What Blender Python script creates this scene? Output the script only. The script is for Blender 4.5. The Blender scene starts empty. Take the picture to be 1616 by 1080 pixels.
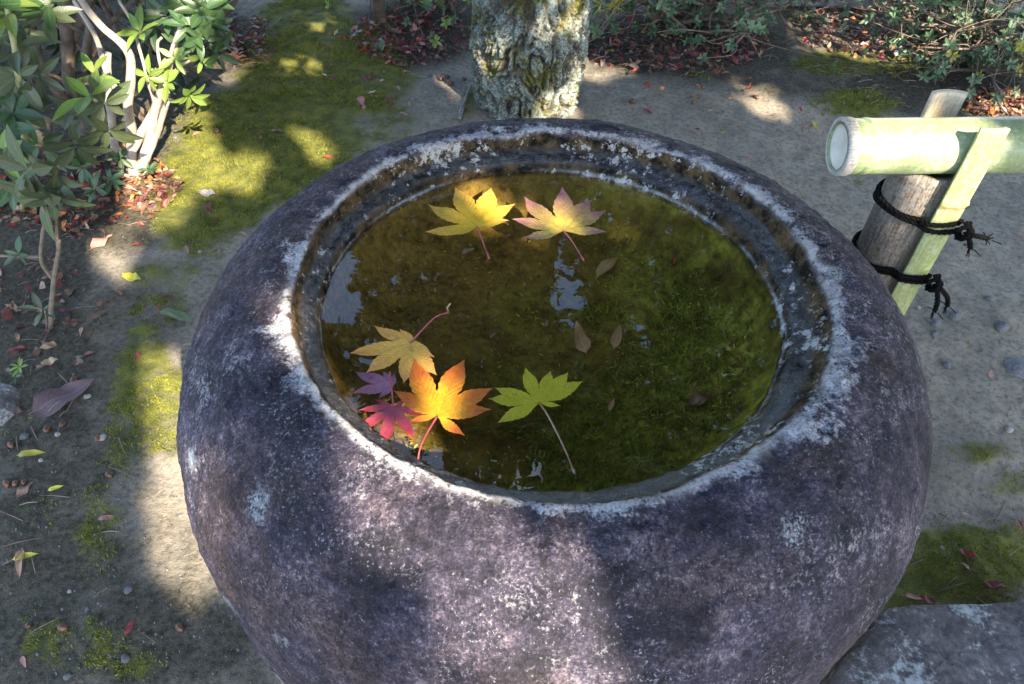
import bpy, math, random
import numpy as np
from mathutils import Matrix, Vector

# ------------------------------------------------------------------ camera, sky, sun, exposure
SC = bpy.context.scene
COL = SC.collection
random.seed(7)
RNG = np.random.default_rng(11)
HC = 1.10
PITCH, FPX, ROLL = 0.810616, 1172.3, 0.03924


def cam_basis():
    fw = np.array([0, math.cos(PITCH), -math.sin(PITCH)])
    r = np.array([1.0, 0, 0])
    u = np.cross(r, fw)
    c, s = math.cos(ROLL), math.sin(ROLL)
    return c * r + s * u, -s * r + c * u, fw


CR, CU, CF = cam_basis()
CAMP = np.array([0, 0, HC])
cam = bpy.data.cameras.new('camera')
cam.sensor_width = 36.0
cam.lens = FPX / 1616 * 36.0
cam.clip_start, cam.clip_end = 0.02, 500
cam_o = bpy.data.objects.new('camera', cam)
COL.objects.link(cam_o)
cam_o.matrix_world = Matrix(((CR[0], CU[0], -CF[0], 0), (CR[1], CU[1], -CF[1], 0), (CR[2], CU[2], -CF[2], HC), (0, 0, 0, 1)))
SC.camera = cam_o

SUN_AZ, SUN_EL = math.radians(-59), math.radians(38)   # azimuth counted from +X, counter-clockwise
SUN_D = np.array([math.cos(SUN_EL) * math.cos(SUN_AZ), math.cos(SUN_EL) * math.sin(SUN_AZ), math.sin(SUN_EL)])
world = bpy.data.worlds.new('World')
SC.world = world
world.use_nodes = True
wn = world.node_tree
bg = wn.nodes['Background']
sky = wn.nodes.new('ShaderNodeTexSky')
sky.sky_type = 'NISHITA'
sky.sun_disc = False
sky.sun_elevation = SUN_EL
sky.sun_rotation = math.pi / 2 - SUN_AZ
sky.air_density, sky.dust_density, sky.ozone_density = 1.0, 0.8, 2.6
bg.inputs[1].default_value = 0.15
# small fair weather clouds all over the sky
wtc = wn.nodes.new('ShaderNodeTexCoord')
wno = wn.nodes.new('ShaderNodeTexNoise')
wno.inputs['Scale'].default_value, wno.inputs['Detail'].default_value, wno.inputs['Roughness'].default_value = 3.4, 6, .6
wn.links.new(wtc.outputs['Generated'], wno.inputs['Vector'])
wra = wn.nodes.new('ShaderNodeValToRGB')
wra.color_ramp.elements[0].position, wra.color_ramp.elements[1].position = .55, .72
wn.links.new(wno.outputs['Fac'], wra.inputs[0])
wbw = wn.nodes.new('ShaderNodeRGBToBW')
wn.links.new(sky.outputs[0], wbw.inputs[0])
wmu = wn.nodes.new('ShaderNodeMath')
wmu.operation = 'MULTIPLY'
wmu.inputs[1].default_value = 2.8
wn.links.new(wbw.outputs[0], wmu.inputs[0])
wmx = wn.nodes.new('ShaderNodeMix')
wmx.data_type = 'RGBA'
wn.links.new(wra.outputs[0], wmx.inputs[0])
wn.links.new(sky.outputs[0], wmx.inputs[6])
wn.links.new(wmu.outputs[0], wmx.inputs[7])
wn.links.new(wmx.outputs[2], bg.inputs[0])
sun = bpy.data.lights.new('sun', 'SUN')
sun.energy = 4.6
sun.angle = math.radians(0.55)
sun.color = (1.0, 0.87, 0.68)
sun_o = bpy.data.objects.new('sun', sun)
COL.objects.link(sun_o)
sun_o.rotation_euler = Vector(SUN_D).to_track_quat('Z', 'Y').to_euler()
SC.view_settings.view_transform = 'Standard'
SC.view_settings.look = 'None'
SC.view_settings.exposure = 2.35
SC.view_settings.gamma = 1.0
SC.view_settings.use_curve_mapping = False
SC.render.engine = 'CYCLES'
SC.cycles.use_denoising = True
SC.cycles.max_bounces = 8
SC.cycles.transparent_max_bounces = 12


# ------------------------------------------------------------------ geometry helpers
def ray(px, py):
    return CF + (px - 808) / FPX * CR + (540 - py) / FPX * CU


def at(px, py, z=0.0):                 # point of the horizontal plane z seen at a pixel of the photograph
    d = ray(px, py)
    return CAMP + d * ((z - HC) / d[2])


def aty(px, py, y):                    # point of the vertical plane y
    d = ray(px, py)
    return CAMP + d * (y / d[1])


def pix(p):
    q = np.asarray(p, float) - CAMP
    z = q @ CF
    return np.stack([808 + FPX * (q @ CR) / z, 540 - FPX * (q @ CU) / z], -1)


def _hash(ix, iy, iz, seed):
    h = (ix.astype(np.uint32) * np.uint32(374761393) + iy.astype(np.uint32) * np.uint32(668265263)
         + iz.astype(np.uint32) * np.uint32(2147483647) + np.uint32(seed) * np.uint32(1274126177))
    h = (h ^ (h >> np.uint32(13))) * np.uint32(1274126177)
    h = (h ^ (h >> np.uint32(16))) * np.uint32(2246822519)
    return ((h >> np.uint32(8)) & np.uint32(0xffff)).astype(np.float64) / 65535.0


def vnoise(P, seed=0):                 # value noise, -1..1
    P = np.asarray(P, float)
    i = np.floor(P).astype(np.int64)
    f = P - i
    f = f * f * f * (f * (f * 6 - 15) + 10)
    out = 0
    for dx in (0, 1):
        wx = f[..., 0] if dx else 1 - f[..., 0]
        for dy in (0, 1):
            wy = f[..., 1] if dy else 1 - f[..., 1]
            for dz in (0, 1):
                wz = f[..., 2] if dz else 1 - f[..., 2]
                out = out + wx * wy * wz * _hash(i[..., 0] + dx, i[..., 1] + dy, i[..., 2] + dz, seed)
    return out * 2 - 1


def fbm(P, seed=0, oct=4, gain=0.5):
    P = np.asarray(P, float)
    a, s, t = 1.0, 0, 0
    for o in range(oct):
        s = s + a * vnoise(P * (2.03 ** o) + o * 7.7, seed + o)
        t += a
        a *= gain
    return s / t


def mesh(name, V, F, mats=(), smooth=True, attrs=None, matidx=None):
    me = bpy.data.meshes.new(name)
    V = np.asarray(V, float)
    if isinstance(F, np.ndarray):
        n = F.shape[1]
        me.vertices.add(len(V))
        me.vertices.foreach_set('co', V.ravel())
        me.loops.add(F.size)
        me.loops.foreach_set('vertex_index', F.ravel().astype(np.int32))
        me.polygons.add(len(F))
        me.polygons.foreach_set('loop_start', np.arange(0, F.size, n, dtype=np.int32))
        me.polygons.foreach_set('loop_total', np.full(len(F), n, dtype=np.int32))
        me.update(calc_edges=True)
        me.validate()
    else:
        me.from_pydata(V.tolist(), [], [list(map(int, f)) for f in F])
    for m in (mats if isinstance(mats, (list, tuple)) else [mats]):
        me.materials.append(m)
    if smooth:
        me.polygons.foreach_set('use_smooth', [True] * len(me.polygons))
    if matidx is not None:
        me.polygons.foreach_set('material_index', np.asarray(matidx, np.int32))
    for k, v in (attrs or {}).items():
        a = me.attributes.new(k, 'FLOAT', 'POINT')
        a.data.foreach_set('value', np.asarray(v, np.float32))
    return me


def link(name, me, parent=None, loc=None, mat4=None):
    o = bpy.data.objects.new(name, me)
    COL.objects.link(o)
    if parent is not None:
        o.parent = parent
    if mat4 is not None:
        o.matrix_basis = mat4
    elif loc is not None:
        o.location = [float(c) for c in loc]
    return o


def tag(o, label=None, cat=None, group=None, kind=None):
    if label: o['label'] = label
    if cat: o['category'] = cat
    if group: o['group'] = group
    if kind: o['kind'] = kind
    return o


def thing(name, base, label, cat, group=None):
    return tag(link(name, None, loc=base), label, cat, group)


def obj(name, V, F, mats, parent=None, base=(0, 0, 0), **kw):      # V in world coordinates; base = origin of the thing
    b = np.asarray(base, float)
    me = mesh(name, np.asarray(V, float) - b, F, mats, **kw)
    return link(name, me, parent, loc=(0, 0, 0) if parent is not None else b)


class MB:                               # joins shapes into one mesh
    def __init__(s):
        s.V, s.F, s.n = [], [], 0

    def add(s, V, F):
        V = np.asarray(V, float)
        s.V.append(V)
        s.F += [[i + s.n for i in f] for f in (F.tolist() if isinstance(F, np.ndarray) else F)]
        s.n += len(V)
        return s

    def out(s):
        return np.concatenate(s.V), s.F


def grid_faces(nr, nc, closed=False):   # nr rows of nc points
    a = np.arange(nr - 1)[:, None] * nc
    c = np.arange(nc if closed else nc - 1)[None]
    c2 = (c + 1) % nc
    return np.stack([a + c, a + c2, a + nc + c2, a + nc + c], -1).reshape(-1, 4)


def smooth_path(P, n):                  # Catmull-Rom through points
    P = np.asarray(P, float)
    Q = np.concatenate([[2 * P[0] - P[1]], P, [2 * P[-1] - P[-2]]])
    t = np.linspace(0, len(P) - 1 - 1e-9, n)
    i = np.floor(t).astype(int)
    f = (t - i)[:, None]
    a, b, c, d = Q[i], Q[i + 1], Q[i + 2], Q[i + 3]
    return 0.5 * (2 * b + (c - a) * f + (2 * a - 5 * b + 4 * c - d) * f ** 2 + (3 * b - a - 3 * c + d) * f ** 3)


def frames(P):
    T = np.gradient(P, axis=0)
    T /= np.linalg.norm(T, axis=1)[:, None] + 1e-12
    n = np.cross(T[0], [0.31, 0.22, 0.93])
    if np.linalg.norm(n) < 1e-3: n = np.cross(T[0], [1, 0, 0])
    N = []
    for t in T:
        n = n - t * (n @ t)
        n = n / (np.linalg.norm(n) + 1e-12)
        N.append(n)
    N = np.array(N)
    return T, N, np.cross(T, N)


def tube(P, r, k=8, cap=True, lump=0.0, seed=0):
    P = np.asarray(P, float)
    r = np.broadcast_to(np.asarray(r, float), (len(P),))
    T, N, B = frames(P)
    th = np.linspace(0, 2 * np.pi, k, endpoint=False)
    V = P[:, None] + r[:, None, None] * (np.cos(th)[None, :, None] * N[:, None] + np.sin(th)[None, :, None] * B[:, None])
    if lump:
        V = P[:, None] + (V - P[:, None]) * (1 + lump * fbm(V / (r.mean() * 2.2), seed, 2))[..., None]
    F = grid_faces(len(P), k, True).tolist()
    if cap:
        F += [list(range(k))[::-1], list(range((len(P) - 1) * k, len(P) * k))]
    return V.reshape(-1, 3), F


# ------------------------------------------------------------------ material helper
class Mat:
    def __init__(s, name, rough=0.8, spec=0.5):
        s.m = bpy.data.materials.new(name)
        s.m.use_nodes = True
        s.t = s.m.node_tree
        s.p = s.t.nodes['Principled BSDF']
        s.p.inputs['Roughness'].default_value = rough
        s.p.inputs['Specular IOR Level'].default_value = spec
        s.co = s.new('ShaderNodeTexCoord').outputs['Object']

    def new(s, t, **kw):
        n = s.t.nodes.new(t)
        for k, v in kw.items(): setattr(n, k, v)
        return n

    def put(s, sock, v):
        if hasattr(v, 'is_linked') or isinstance(v, bpy.types.NodeSocket):
            s.t.links.new(v, sock)
        else:
            if sock.type == 'RGBA' and len(v) == 3: v = (*v, 1)
            sock.default_value = v

    def map(s, scale=(1, 1, 1), loc=(0, 0, 0), rot=(0, 0, 0), vec=None):
        n = s.new('ShaderNodeMapping')
        s.put(n.inputs['Vector'], vec or s.co)
        n.inputs['Scale'].default_value = scale
        n.inputs['Location'].default_value = loc
        n.inputs['Rotation'].default_value = rot
        return n.outputs[0]

    def noise(s, scale, detail=4, rough=0.55, vec=None, dist=0.0):
        n = s.new('ShaderNodeTexNoise')
        s.put(n.inputs['Vector'], vec or s.co)
        n.inputs['Scale'].default_value = scale
        n.inputs['Detail'].default_value = detail
        n.inputs['Roughness'].default_value = rough
        n.inputs['Distortion'].default_value = dist
        return n.outputs['Fac']

    def voro(s, scale, feature='F1', vec=None, rnd=1.0, out='Distance'):
        n = s.new('ShaderNodeTexVoronoi', feature=feature)
        s.put(n.inputs['Vector'], vec or s.co)
        n.inputs['Scale'].default_value = scale
        n.inputs['Randomness'].default_value = rnd
        return n.outputs[out]

    def ramp(s, f, *stops):
        n = s.new('ShaderNodeValToRGB')
        s.put(n.inputs[0], f)
        e = n.color_ramp.elements
        while len(e) < len(stops): e.new(0.5)
        for el, (p, c) in zip(e, stops):
            el.position = p
            el.color = (c, c, c, 1) if isinstance(c, (int, float)) else (*c, 1)
        return n.outputs[0]

    def mix(s, f, a, b, mode='MIX'):
        n = s.new('ShaderNodeMix', data_type='RGBA', blend_type=mode)
        s.put(n.inputs[0], f)
        s.put(n.inputs[6], a)
        s.put(n.inputs[7], b)
        return n.outputs[2]

    def math(s, op, a, b=0.0, clamp=False):
        n = s.new('ShaderNodeMath', operation=op, use_clamp=clamp)
        s.put(n.inputs[0], a)
        s.put(n.inputs[1], b)
        return n.outputs[0]

    def attr(s, name):
        return s.new('ShaderNodeAttribute', attribute_name=name).outputs['Fac']

    def rnd(s):
        return s.new('ShaderNodeObjectInfo').outputs['Random']

    def hsv(s, col, h=0.5, sat=1.0, val=1.0):
        n = s.new('ShaderNodeHueSaturation')
        for k, v in zip(('Hue', 'Saturation', 'Value', 'Color'), (h, sat, val, col)): s.put(n.inputs[k], v)
        return n.outputs[0]

    def bump(s, h, strength=0.5, dist=0.002, prev=None):
        n = s.new('ShaderNodeBump')
        n.inputs['Strength'].default_value = strength
        n.inputs['Distance'].default_value = dist
        s.put(n.inputs['Height'], h)
        if prev is not None: s.put(n.inputs['Normal'], prev)
        return n.outputs[0]

    def done(s, col=None, normal=None, rough=None, trans=None):
        if col is not None: s.put(s.p.inputs['Base Color'], col)
        if normal is not None: s.put(s.p.inputs['Normal'], normal)
        if rough is not None: s.put(s.p.inputs['Roughness'], rough)
        if trans is not None:           # thin translucent leaf
            tr = s.new('ShaderNodeBsdfTranslucent')
            s.put(tr.inputs[0], trans[1])
            mx = s.new('ShaderNodeMixShader')
            mx.inputs[0].default_value = trans[0]
            s.t.links.new(s.p.outputs[0], mx.inputs[1])
            s.t.links.new(tr.outputs[0], mx.inputs[2])
            s.t.links.new(mx.outputs[0], s.t.nodes['Material Output'].inputs[0])
        return s.m


# ------------------------------------------------------------------ materials
def stone_mat():
    m = Mat('weathered_granite', 0.75, 0.35)
    big = m.noise(4.2, 5, 0.6)
    mid = m.noise(22, 5, 0.65)
    fine = m.noise(130, 5, 0.72)
    grain = m.noise(420, 3, 0.65)
    base = m.ramp(m.math('ADD', m.math('MULTIPLY', mid, 0.40), m.math('ADD', m.math('MULTIPLY', fine, 0.33), m.math('MULTIPLY', grain, .27))),
                  (0.40, (0.007, 0.006, 0.011)), (0.48, (0.023, 0.0195, 0.033)), (0.545, (0.062, 0.050, 0.074)), (0.63, (0.20, 0.16, 0.18)))
    base = m.mix(1.0, base, m.ramp(m.noise(15, 5, .65, m.map(loc=(7, 7, 2))), (.34, .45), (.50, .95), (.66, 1.0)), 'MULTIPLY')
    rust = m.ramp(m.noise(6.5, 4, 0.6, m.map(loc=(3, 1, 5))), (0.48, 0), (0.68, 1))
    base = m.mix(m.math('MULTIPLY', rust, 0.5), base, m.mix(m.ramp(m.math('ADD', m.math('MULTIPLY', fine, .5), m.math('MULTIPLY', grain, .5)), (.40, 0), (.62, 1)), (0.022, 0.014, 0.012), (0.17, 0.105, 0.082)))
    lip = m.attr('lip')
    fl = m.math('ADD', m.math('MULTIPLY', m.noise(260, 4, .75), 0.40), m.math('ADD', m.math('MULTIPLY', m.noise(85, 5, 0.75), 0.35), m.math('MULTIPLY', m.noise(19, 4, .6, m.map(loc=(9, 4, 3))), .25)))
    thr = m.math('MULTIPLY', big, 0.22)
    fleck = m.ramp(m.math('ADD', fl, thr), (0.655, 0), (0.76, 1))
    lipm = m.math('ADD', m.math('MULTIPLY', lip, .55), m.math('ADD', m.math('MULTIPLY', m.math('SUBTRACT', m.noise(28, 5, .75), .5), 1.35), m.math('MULTIPLY', m.math('SUBTRACT', fine, .5), .5)))
    lipm = m.ramp(lipm, (.30, 0), (.46, 1))
    pale = m.mix(m.ramp(grain, (.35, 0), (.6, 1)), (0.22, 0.21, 0.24), (0.56, 0.56, 0.57))
    col = m.mix(m.math('MULTIPLY', fleck, 0.62), base, m.mix(.25, pale, (0.2, 0.17, 0.18)))
    col = m.mix(m.math('MULTIPLY', lipm, 0.70), col, pale)
    col = m.mix(m.math('MULTIPLY', m.attr('arris'), m.ramp(m.noise(16, 5, .75), (.42, .0), (.56, .8))), col, m.mix(fine, (0.24, 0.21, 0.19), (0.56, 0.54, 0.52)))
    cell = m.math('ADD', m.voro(11, vec=m.map(loc=(.3, .1, .2))), m.math('MULTIPLY', m.math('SUBTRACT', m.noise(46, 5, .8), .5), .55))
    spot = m.ramp(cell, (0.08, 1), (0.20, 0))
    spot = m.math('MULTIPLY', spot, m.ramp(m.math('ADD', m.math('MULTIPLY', m.noise(5, 2), .6), m.math('MULTIPLY', grain, .4)), (0.48, 0), (0.58, .85)))
    col = m.mix(spot, col, (0.34, 0.37, 0.39))
    sp2 = m.ramp(m.math('ADD', m.math('MULTIPLY', m.noise(330, 3, .7, m.map(loc=(4, 4, 1))), .7), m.math('MULTIPLY', m.noise(12, 3), .3)), (0.595, 0), (0.66, .5))
    col = m.mix(sp2, col, (0.40, 0.39, 0.42))
    dk = m.ramp(m.math('ADD', m.math('MULTIPLY', m.noise(210, 3, .7, m.map(loc=(8, 1, 7))), .65), m.math('MULTIPLY', m.noise(15, 3, .6, m.map(loc=(1, 8, 2))), .35)), (0.545, 0), (0.605, .85))
    col = m.mix(dk, col, (0.012, 0.011, 0.013))
    # bare pale band low on the undercut, bounce light on its edge painted in
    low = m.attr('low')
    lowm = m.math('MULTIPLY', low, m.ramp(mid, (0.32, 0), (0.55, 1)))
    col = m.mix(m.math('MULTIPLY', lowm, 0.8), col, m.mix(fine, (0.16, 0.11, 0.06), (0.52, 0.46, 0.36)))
    # wet, stained inside
    ins = m.attr('inside')
    inside = m.mix(m.ramp(m.noise(38, 5, 0.75), (0.42, 0), (0.60, 1)), (0.006, 0.005, 0.0035), (0.085, 0.055, 0.026))
    inside = m.mix(m.ramp(m.math('ADD', m.math('MULTIPLY', fine, .55), m.math('MULTIPLY', m.noise(24, 4, .65, m.map(loc=(5, 2, 2))), .45)), (0.575, 0), (0.625, .9)), inside, (0.40, 0.35, 0.27))
    ledge = m.attr('ledge')
    ring = m.noise(9, 5, .7, m.map((1, 1, 14)))
    led = m.mix(m.ramp(m.math('ADD', m.math('MULTIPLY', ring, .5), m.math('MULTIPLY', fine, .5)), (.44, 0), (.60, 1)), (0.004, 0.004, 0.005), (0.055, 0.056, 0.065))
    inside = m.mix(m.math('MULTIPLY', ledge, .85), inside, led)
    crust = m.math('ADD', m.math('MULTIPLY', m.noise(75, 4, .75, m.map(loc=(6, 1, 3))), .6), m.math('MULTIPLY', m.noise(11, 3, .6, m.map(loc=(2, 2, 8))), .4))
    inside = m.mix(m.ramp(crust, (.555, 0), (.60, .9)), inside, (0.38, 0.36, 0.33))
    deep = m.attr('deep')
    algae = m.mix(m.ramp(m.noise(14, 5, .65), (.36, 0), (.62, 1)), (0.088, 0.066, 0.018), (0.32, 0.32, 0.055))
    algae = m.mix(m.ramp(m.noise(60, 5, .7), (.36, 0), (.64, 1)), m.mix(.8, algae, (0.016, 0.012, 0.005)), algae)
    algae = m.mix(m.attr('brown'), algae, m.mix(m.ramp(m.math('ADD', m.math('MULTIPLY', mid, .5), m.math('MULTIPLY', fine, .5)), (.36, 0), (.64, 1)), (0.040, 0.027, 0.008), (0.29, 0.195, 0.055)))
    inside = m.mix(deep, inside, algae)
    inside = m.mix(m.math('MULTIPLY', m.attr('tide'), m.ramp(fine, (.35, .1), (.6, .8))), inside, (0.36, 0.37, 0.38))
    col = m.mix(ins, col, inside)
    b = m.bump(m.noise(35, 5, .6), 0.6, 0.006)
    b = m.bump(fine, 0.9, 0.0035, b)
    b = m.bump(grain, 0.5, 0.0010, b)
    rough = m.math('SUBTRACT', 0.82, m.math('ADD', m.math('MULTIPLY', ins, 0.34), m.math('MULTIPLY', m.math('MULTIPLY', ledge, ins), 0.24)))
    m.put(m.p.inputs['Specular IOR Level'], m.math('ADD', m.math('SUBTRACT', .30, m.math('MULTIPLY', ins, .24)), m.math('MULTIPLY', m.math('MULTIPLY', ledge, ins), .50)))
    return m.done(col, b, rough)


def lichen_stone(name, dark, mid, pale, amt=0.56, sc=1.0):
    m = Mat(name, 0.85, 0.3)
    n1, n2, n3 = m.noise(12 * sc, 5, .6), m.noise(70 * sc, 5, .7), m.noise(300 * sc, 2)
    col = m.mix(m.ramp(m.math('ADD', m.math('MULTIPLY', n1, .5), m.math('MULTIPLY', n2, .5)), (.38, 0), (.62, 1)), dark, mid)
    f = m.math('ADD', m.math('MULTIPLY', m.noise(7 * sc, 3), .45), m.math('MULTIPLY', m.noise(48 * sc, 6, .75), .55))
    col = m.mix(m.ramp(f, (amt, 0), (amt + .07, .9)), col, pale)
    b = m.bump(n2, .7, .004)
    return m.done(col, m.bump(n3, .5, .0012, b))


def ground_mat():
    m = Mat('garden_soil', 0.92, 0.2)
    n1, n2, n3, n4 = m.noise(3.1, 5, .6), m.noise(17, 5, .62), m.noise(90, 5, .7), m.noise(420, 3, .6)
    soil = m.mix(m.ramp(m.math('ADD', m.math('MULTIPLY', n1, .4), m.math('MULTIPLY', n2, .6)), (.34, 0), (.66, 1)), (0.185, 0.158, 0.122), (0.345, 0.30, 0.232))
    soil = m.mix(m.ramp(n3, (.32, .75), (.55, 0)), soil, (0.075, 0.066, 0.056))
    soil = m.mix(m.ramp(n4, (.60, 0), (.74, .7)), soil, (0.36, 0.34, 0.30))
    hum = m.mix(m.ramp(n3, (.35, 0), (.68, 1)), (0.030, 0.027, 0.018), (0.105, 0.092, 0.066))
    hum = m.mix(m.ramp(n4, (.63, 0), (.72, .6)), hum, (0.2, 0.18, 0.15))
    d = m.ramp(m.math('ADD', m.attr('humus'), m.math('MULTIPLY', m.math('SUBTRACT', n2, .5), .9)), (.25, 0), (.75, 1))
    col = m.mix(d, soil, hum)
    mossc = m.mix(m.ramp(m.noise(26, 4, .6), (.36, 0), (.64, 1)), (0.078, 0.09, 0.014), (0.21, 0.205, 0.034))
    mossc = m.mix(m.ramp(n4, (.35, .6), (.6, 0)), mossc, (0.018, 0.022, 0.006))
    mk = m.ramp(m.math('ADD', m.attr('moss'), m.math('ADD', m.math('MULTIPLY', m.math('SUBTRACT', n2, .5), 1.2), m.math('MULTIPLY', m.math('SUBTRACT', n3, .5), .9))), (.40, 0), (.64, 1))
    col = m.mix(m.math('MULTIPLY', mk, .92), col, mossc)
    b = m.bump(n2, .5, .012)
    b = m.bump(n3, .8, .005, b)
    b = m.bump(n4, .7, .002, b)
    return m.done(col, b)


def simple(name, c1, c2, sc=30, rough=.6, spec=.4, bump=.3, var=.0, dist=.001, vec=None):
    m = Mat(name, rough, spec)
    v = m.map(vec) if vec else None
    n = m.noise(sc, 4, .6, v)
    col = m.mix(m.ramp(n, (.33, 0), (.67, 1)), c1, c2)
    if var: col = m.hsv(col, val=m.math('ADD', 1 - var, m.math('MULTIPLY', m.rnd(), 2 * var)))
    return m.done(col, m.bump(n, bump, dist))


def leaf_mat(name, c1, c2, rough=.42, trans=.25, var=.25, spec=.5):
    m = Mat(name, rough, spec)
    n = m.noise(55, 3, .6)
    col = m.mix(m.ramp(n, (.35, 0), (.65, 1)), c1, c2)
    mid = m.ramp(m.attr('lat'), (.0, 1), (.10, 0))
    col = m.mix(m.math('MULTIPLY', mid, .45), col, tuple(min(1, c * 1.9 + .02) for c in c2))
    col = m.hsv(col, h=m.math('ADD', .485, m.math('MULTIPLY', m.rnd(), .03)), val=m.math('ADD', 1 - var, m.math('MULTIPLY', m.rnd(), 2 * var)))
    veins = m.math('SINE', m.math('MULTIPLY', m.math('ADD', m.attr('along'), m.math('MULTIPLY', m.attr('lat'), -.16)), 75))
    return m.done(col, m.bump(veins, .12, .0008), trans=(trans, m.hsv(col, val=1.5)) if trans else None)


def maple_mat(name, centre, tip, spotc=None, rough=.45, trans=.1, edge=.62):
    m = Mat(name, rough, .4)
    f = m.math('ADD', m.attr('along'), m.math('MULTIPLY', m.math('SUBTRACT', m.noise(38, 3), .5), .55))
    col = m.mix(m.ramp(f, (edge - .32, 0), (edge + .22, 1)), centre, tip)
    col = m.mix(m.ramp(m.noise(170, 4, .7), (.42, .35), (.60, 0)), col, tuple(c * .62 for c in tip))
    if spotc: col = m.mix(m.ramp(m.noise(60, 4), (.58, 0), (.68, .8)), col, spotc)
    mid = m.ramp(m.attr('lat'), (.0, 1), (.07, 0))
    col = m.mix(m.math('MULTIPLY', mid, .35), col, tuple(c * .55 for c in tip))
    veins = m.math('SINE', m.math('MULTIPLY', m.math('ADD', m.attr('along'), m.math('MULTIPLY', m.attr('lat'), -.22)), 62))
    col = m.mix(m.ramp(veins, (.86, 0), (1.0, .30)), col, tuple(c * .5 for c in tip))
    blot = m.ramp(m.math('ADD', m.math('MULTIPLY', m.noise(75, 4, .7, m.map(loc=(3, 3, 3))), .7), m.math('MULTIPLY', m.attr('along'), .22)), (.55, 0), (.64, .6))
    col = m.mix(blot, col, (tip[0] * .45, tip[1] * .38, tip[2] * .4))
    return m.done(col, m.bump(veins, .25, .0008, m.bump(m.noise(90, 2), .3, .0015)), trans=(trans, col))


M = {}
M['stone'] = stone_mat()
M['slab'] = lichen_stone('lichened_slab', (0.045, 0.040, 0.042), (0.17, 0.15, 0.15), (0.38, 0.41, 0.41), .512, 1.9)
M['pebble'] = lichen_stone('grey_pebble', (0.09, 0.09, 0.10), (0.24, 0.24, 0.25), (0.36, 0.36, 0.36), .62, 3)
M['pale_pebble'] = lichen_stone('pale_pebble', (0.28, 0.27, 0.25), (0.5, 0.48, 0.45), (0.6, 0.6, 0.58), .62, 3)
M['paving'] = lichen_stone('grey_paving', (0.20, 0.20, 0.21), (0.36, 0.36, 0.37), (0.45, 0.45, 0.45), .66)
M['ground'] = ground_mat()
M['leaf_dark'] = leaf_mat('dark_green_leaf', (0.022, 0.052, 0.018), (0.05, 0.095, 0.032), .38)
M['leaf_shade'] = leaf_mat('shaded_green_leaf', (0.014, 0.032, 0.012), (0.034, 0.062, 0.022), .45)  # darker copy of the green leaf, the shrub's inner shade put into its colour
M['leaf_olive'] = leaf_mat('olive_leaf', (0.034, 0.052, 0.021), (0.085, 0.104, 0.052), .42)
M['leaf_fresh'] = leaf_mat('fresh_green_leaf', (0.10, 0.17, 0.03), (0.21, 0.29, 0.06), .4, .3)
M['leaf_small'] = leaf_mat('azalea_leaf', (0.05, 0.10, 0.048), (0.12, 0.19, 0.10), .42)
M['leaf_yellowing'] = leaf_mat('yellowing_leaf', (0.20, 0.19, 0.03), (0.38, 0.34, 0.06), .5)
M['crown_leaf'] = leaf_mat('crown_leaf', (0.022, 0.045, 0.010), (0.055, 0.085, 0.022), .5, .15)
M['moss'] = leaf_mat('moss_blade', (0.095, 0.115, 0.015), (0.24, 0.24, 0.038), .7, .2, 0, .1)
M['algae'] = leaf_mat('algae_blade', (0.075, 0.095, 0.013), (0.22, 0.24, 0.04), .6, .2, 0, .1)
M['twig'] = simple('shrub_twig', (0.08, 0.058, 0.043), (0.20, 0.155, 0.12), 60, .8, .2, .5, .25)
M['pale_bark'] = simple('pale_shrub_bark', (0.26, 0.21, 0.17), (0.46, 0.39, 0.32), 34, .8, .2, .6, 0, .003)
M['dark_bark'] = simple('dark_shrub_bark', (0.05, 0.037, 0.027), (0.13, 0.10, 0.075), 34, .8, .2, .6, 0, .003)
M['acorn'] = simple('acorn_shell', (0.06, 0.024, 0.012), (0.16, 0.066, 0.030), 60, .35, .5, .05, .3)
M['rope'] = simple('black_palm_rope', (0.002, 0.002, 0.002), (0.009, 0.008, 0.0075), 500, .85, .08, .8, 0, .001)
M['petiole'] = simple('red_petiole', (0.30, 0.05, 0.06), (0.42, 0.10, 0.11), 80, .45)
M['petiole_pale'] = simple('pale_petiole', (0.30, 0.16, 0.10), (0.42, 0.25, 0.17), 80, .45)
DEAD = {
    'red': ((0.20, 0.030, 0.020), (0.29, 0.06, 0.036)), 'crimson': ((0.16, 0.016, 0.025), (0.26, 0.045, 0.06)),
    'pink': ((0.38, 0.15, 0.13), (0.48, 0.24, 0.20)), 'brown': ((0.10, 0.052, 0.030), (0.19, 0.105, 0.066)),
    'tan': ((0.25, 0.15, 0.085), (0.38, 0.25, 0.15)), 'orange': ((0.36, 0.12, 0.03), (0.45, 0.19, 0.06)),
    'yellow': ((0.42, 0.36, 0.035), (0.55, 0.48, 0.07)), 'grey': ((0.24, 0.22, 0.22), (0.36, 0.34, 0.33)),
    'green': ((0.10, 0.16, 0.07), (0.17, 0.24, 0.12)), 'dark red': ((0.10, 0.018, 0.018), (0.18, 0.04, 0.035)),
    'purple': ((0.105, 0.060, 0.058), (0.175, 0.11, 0.105)),
}
for k, (a, b) in DEAD.items():
    M['dead_' + k] = leaf_mat('fallen_leaf_' + k.replace(' ', '_'), a, b, .5, .12, .18)


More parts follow.
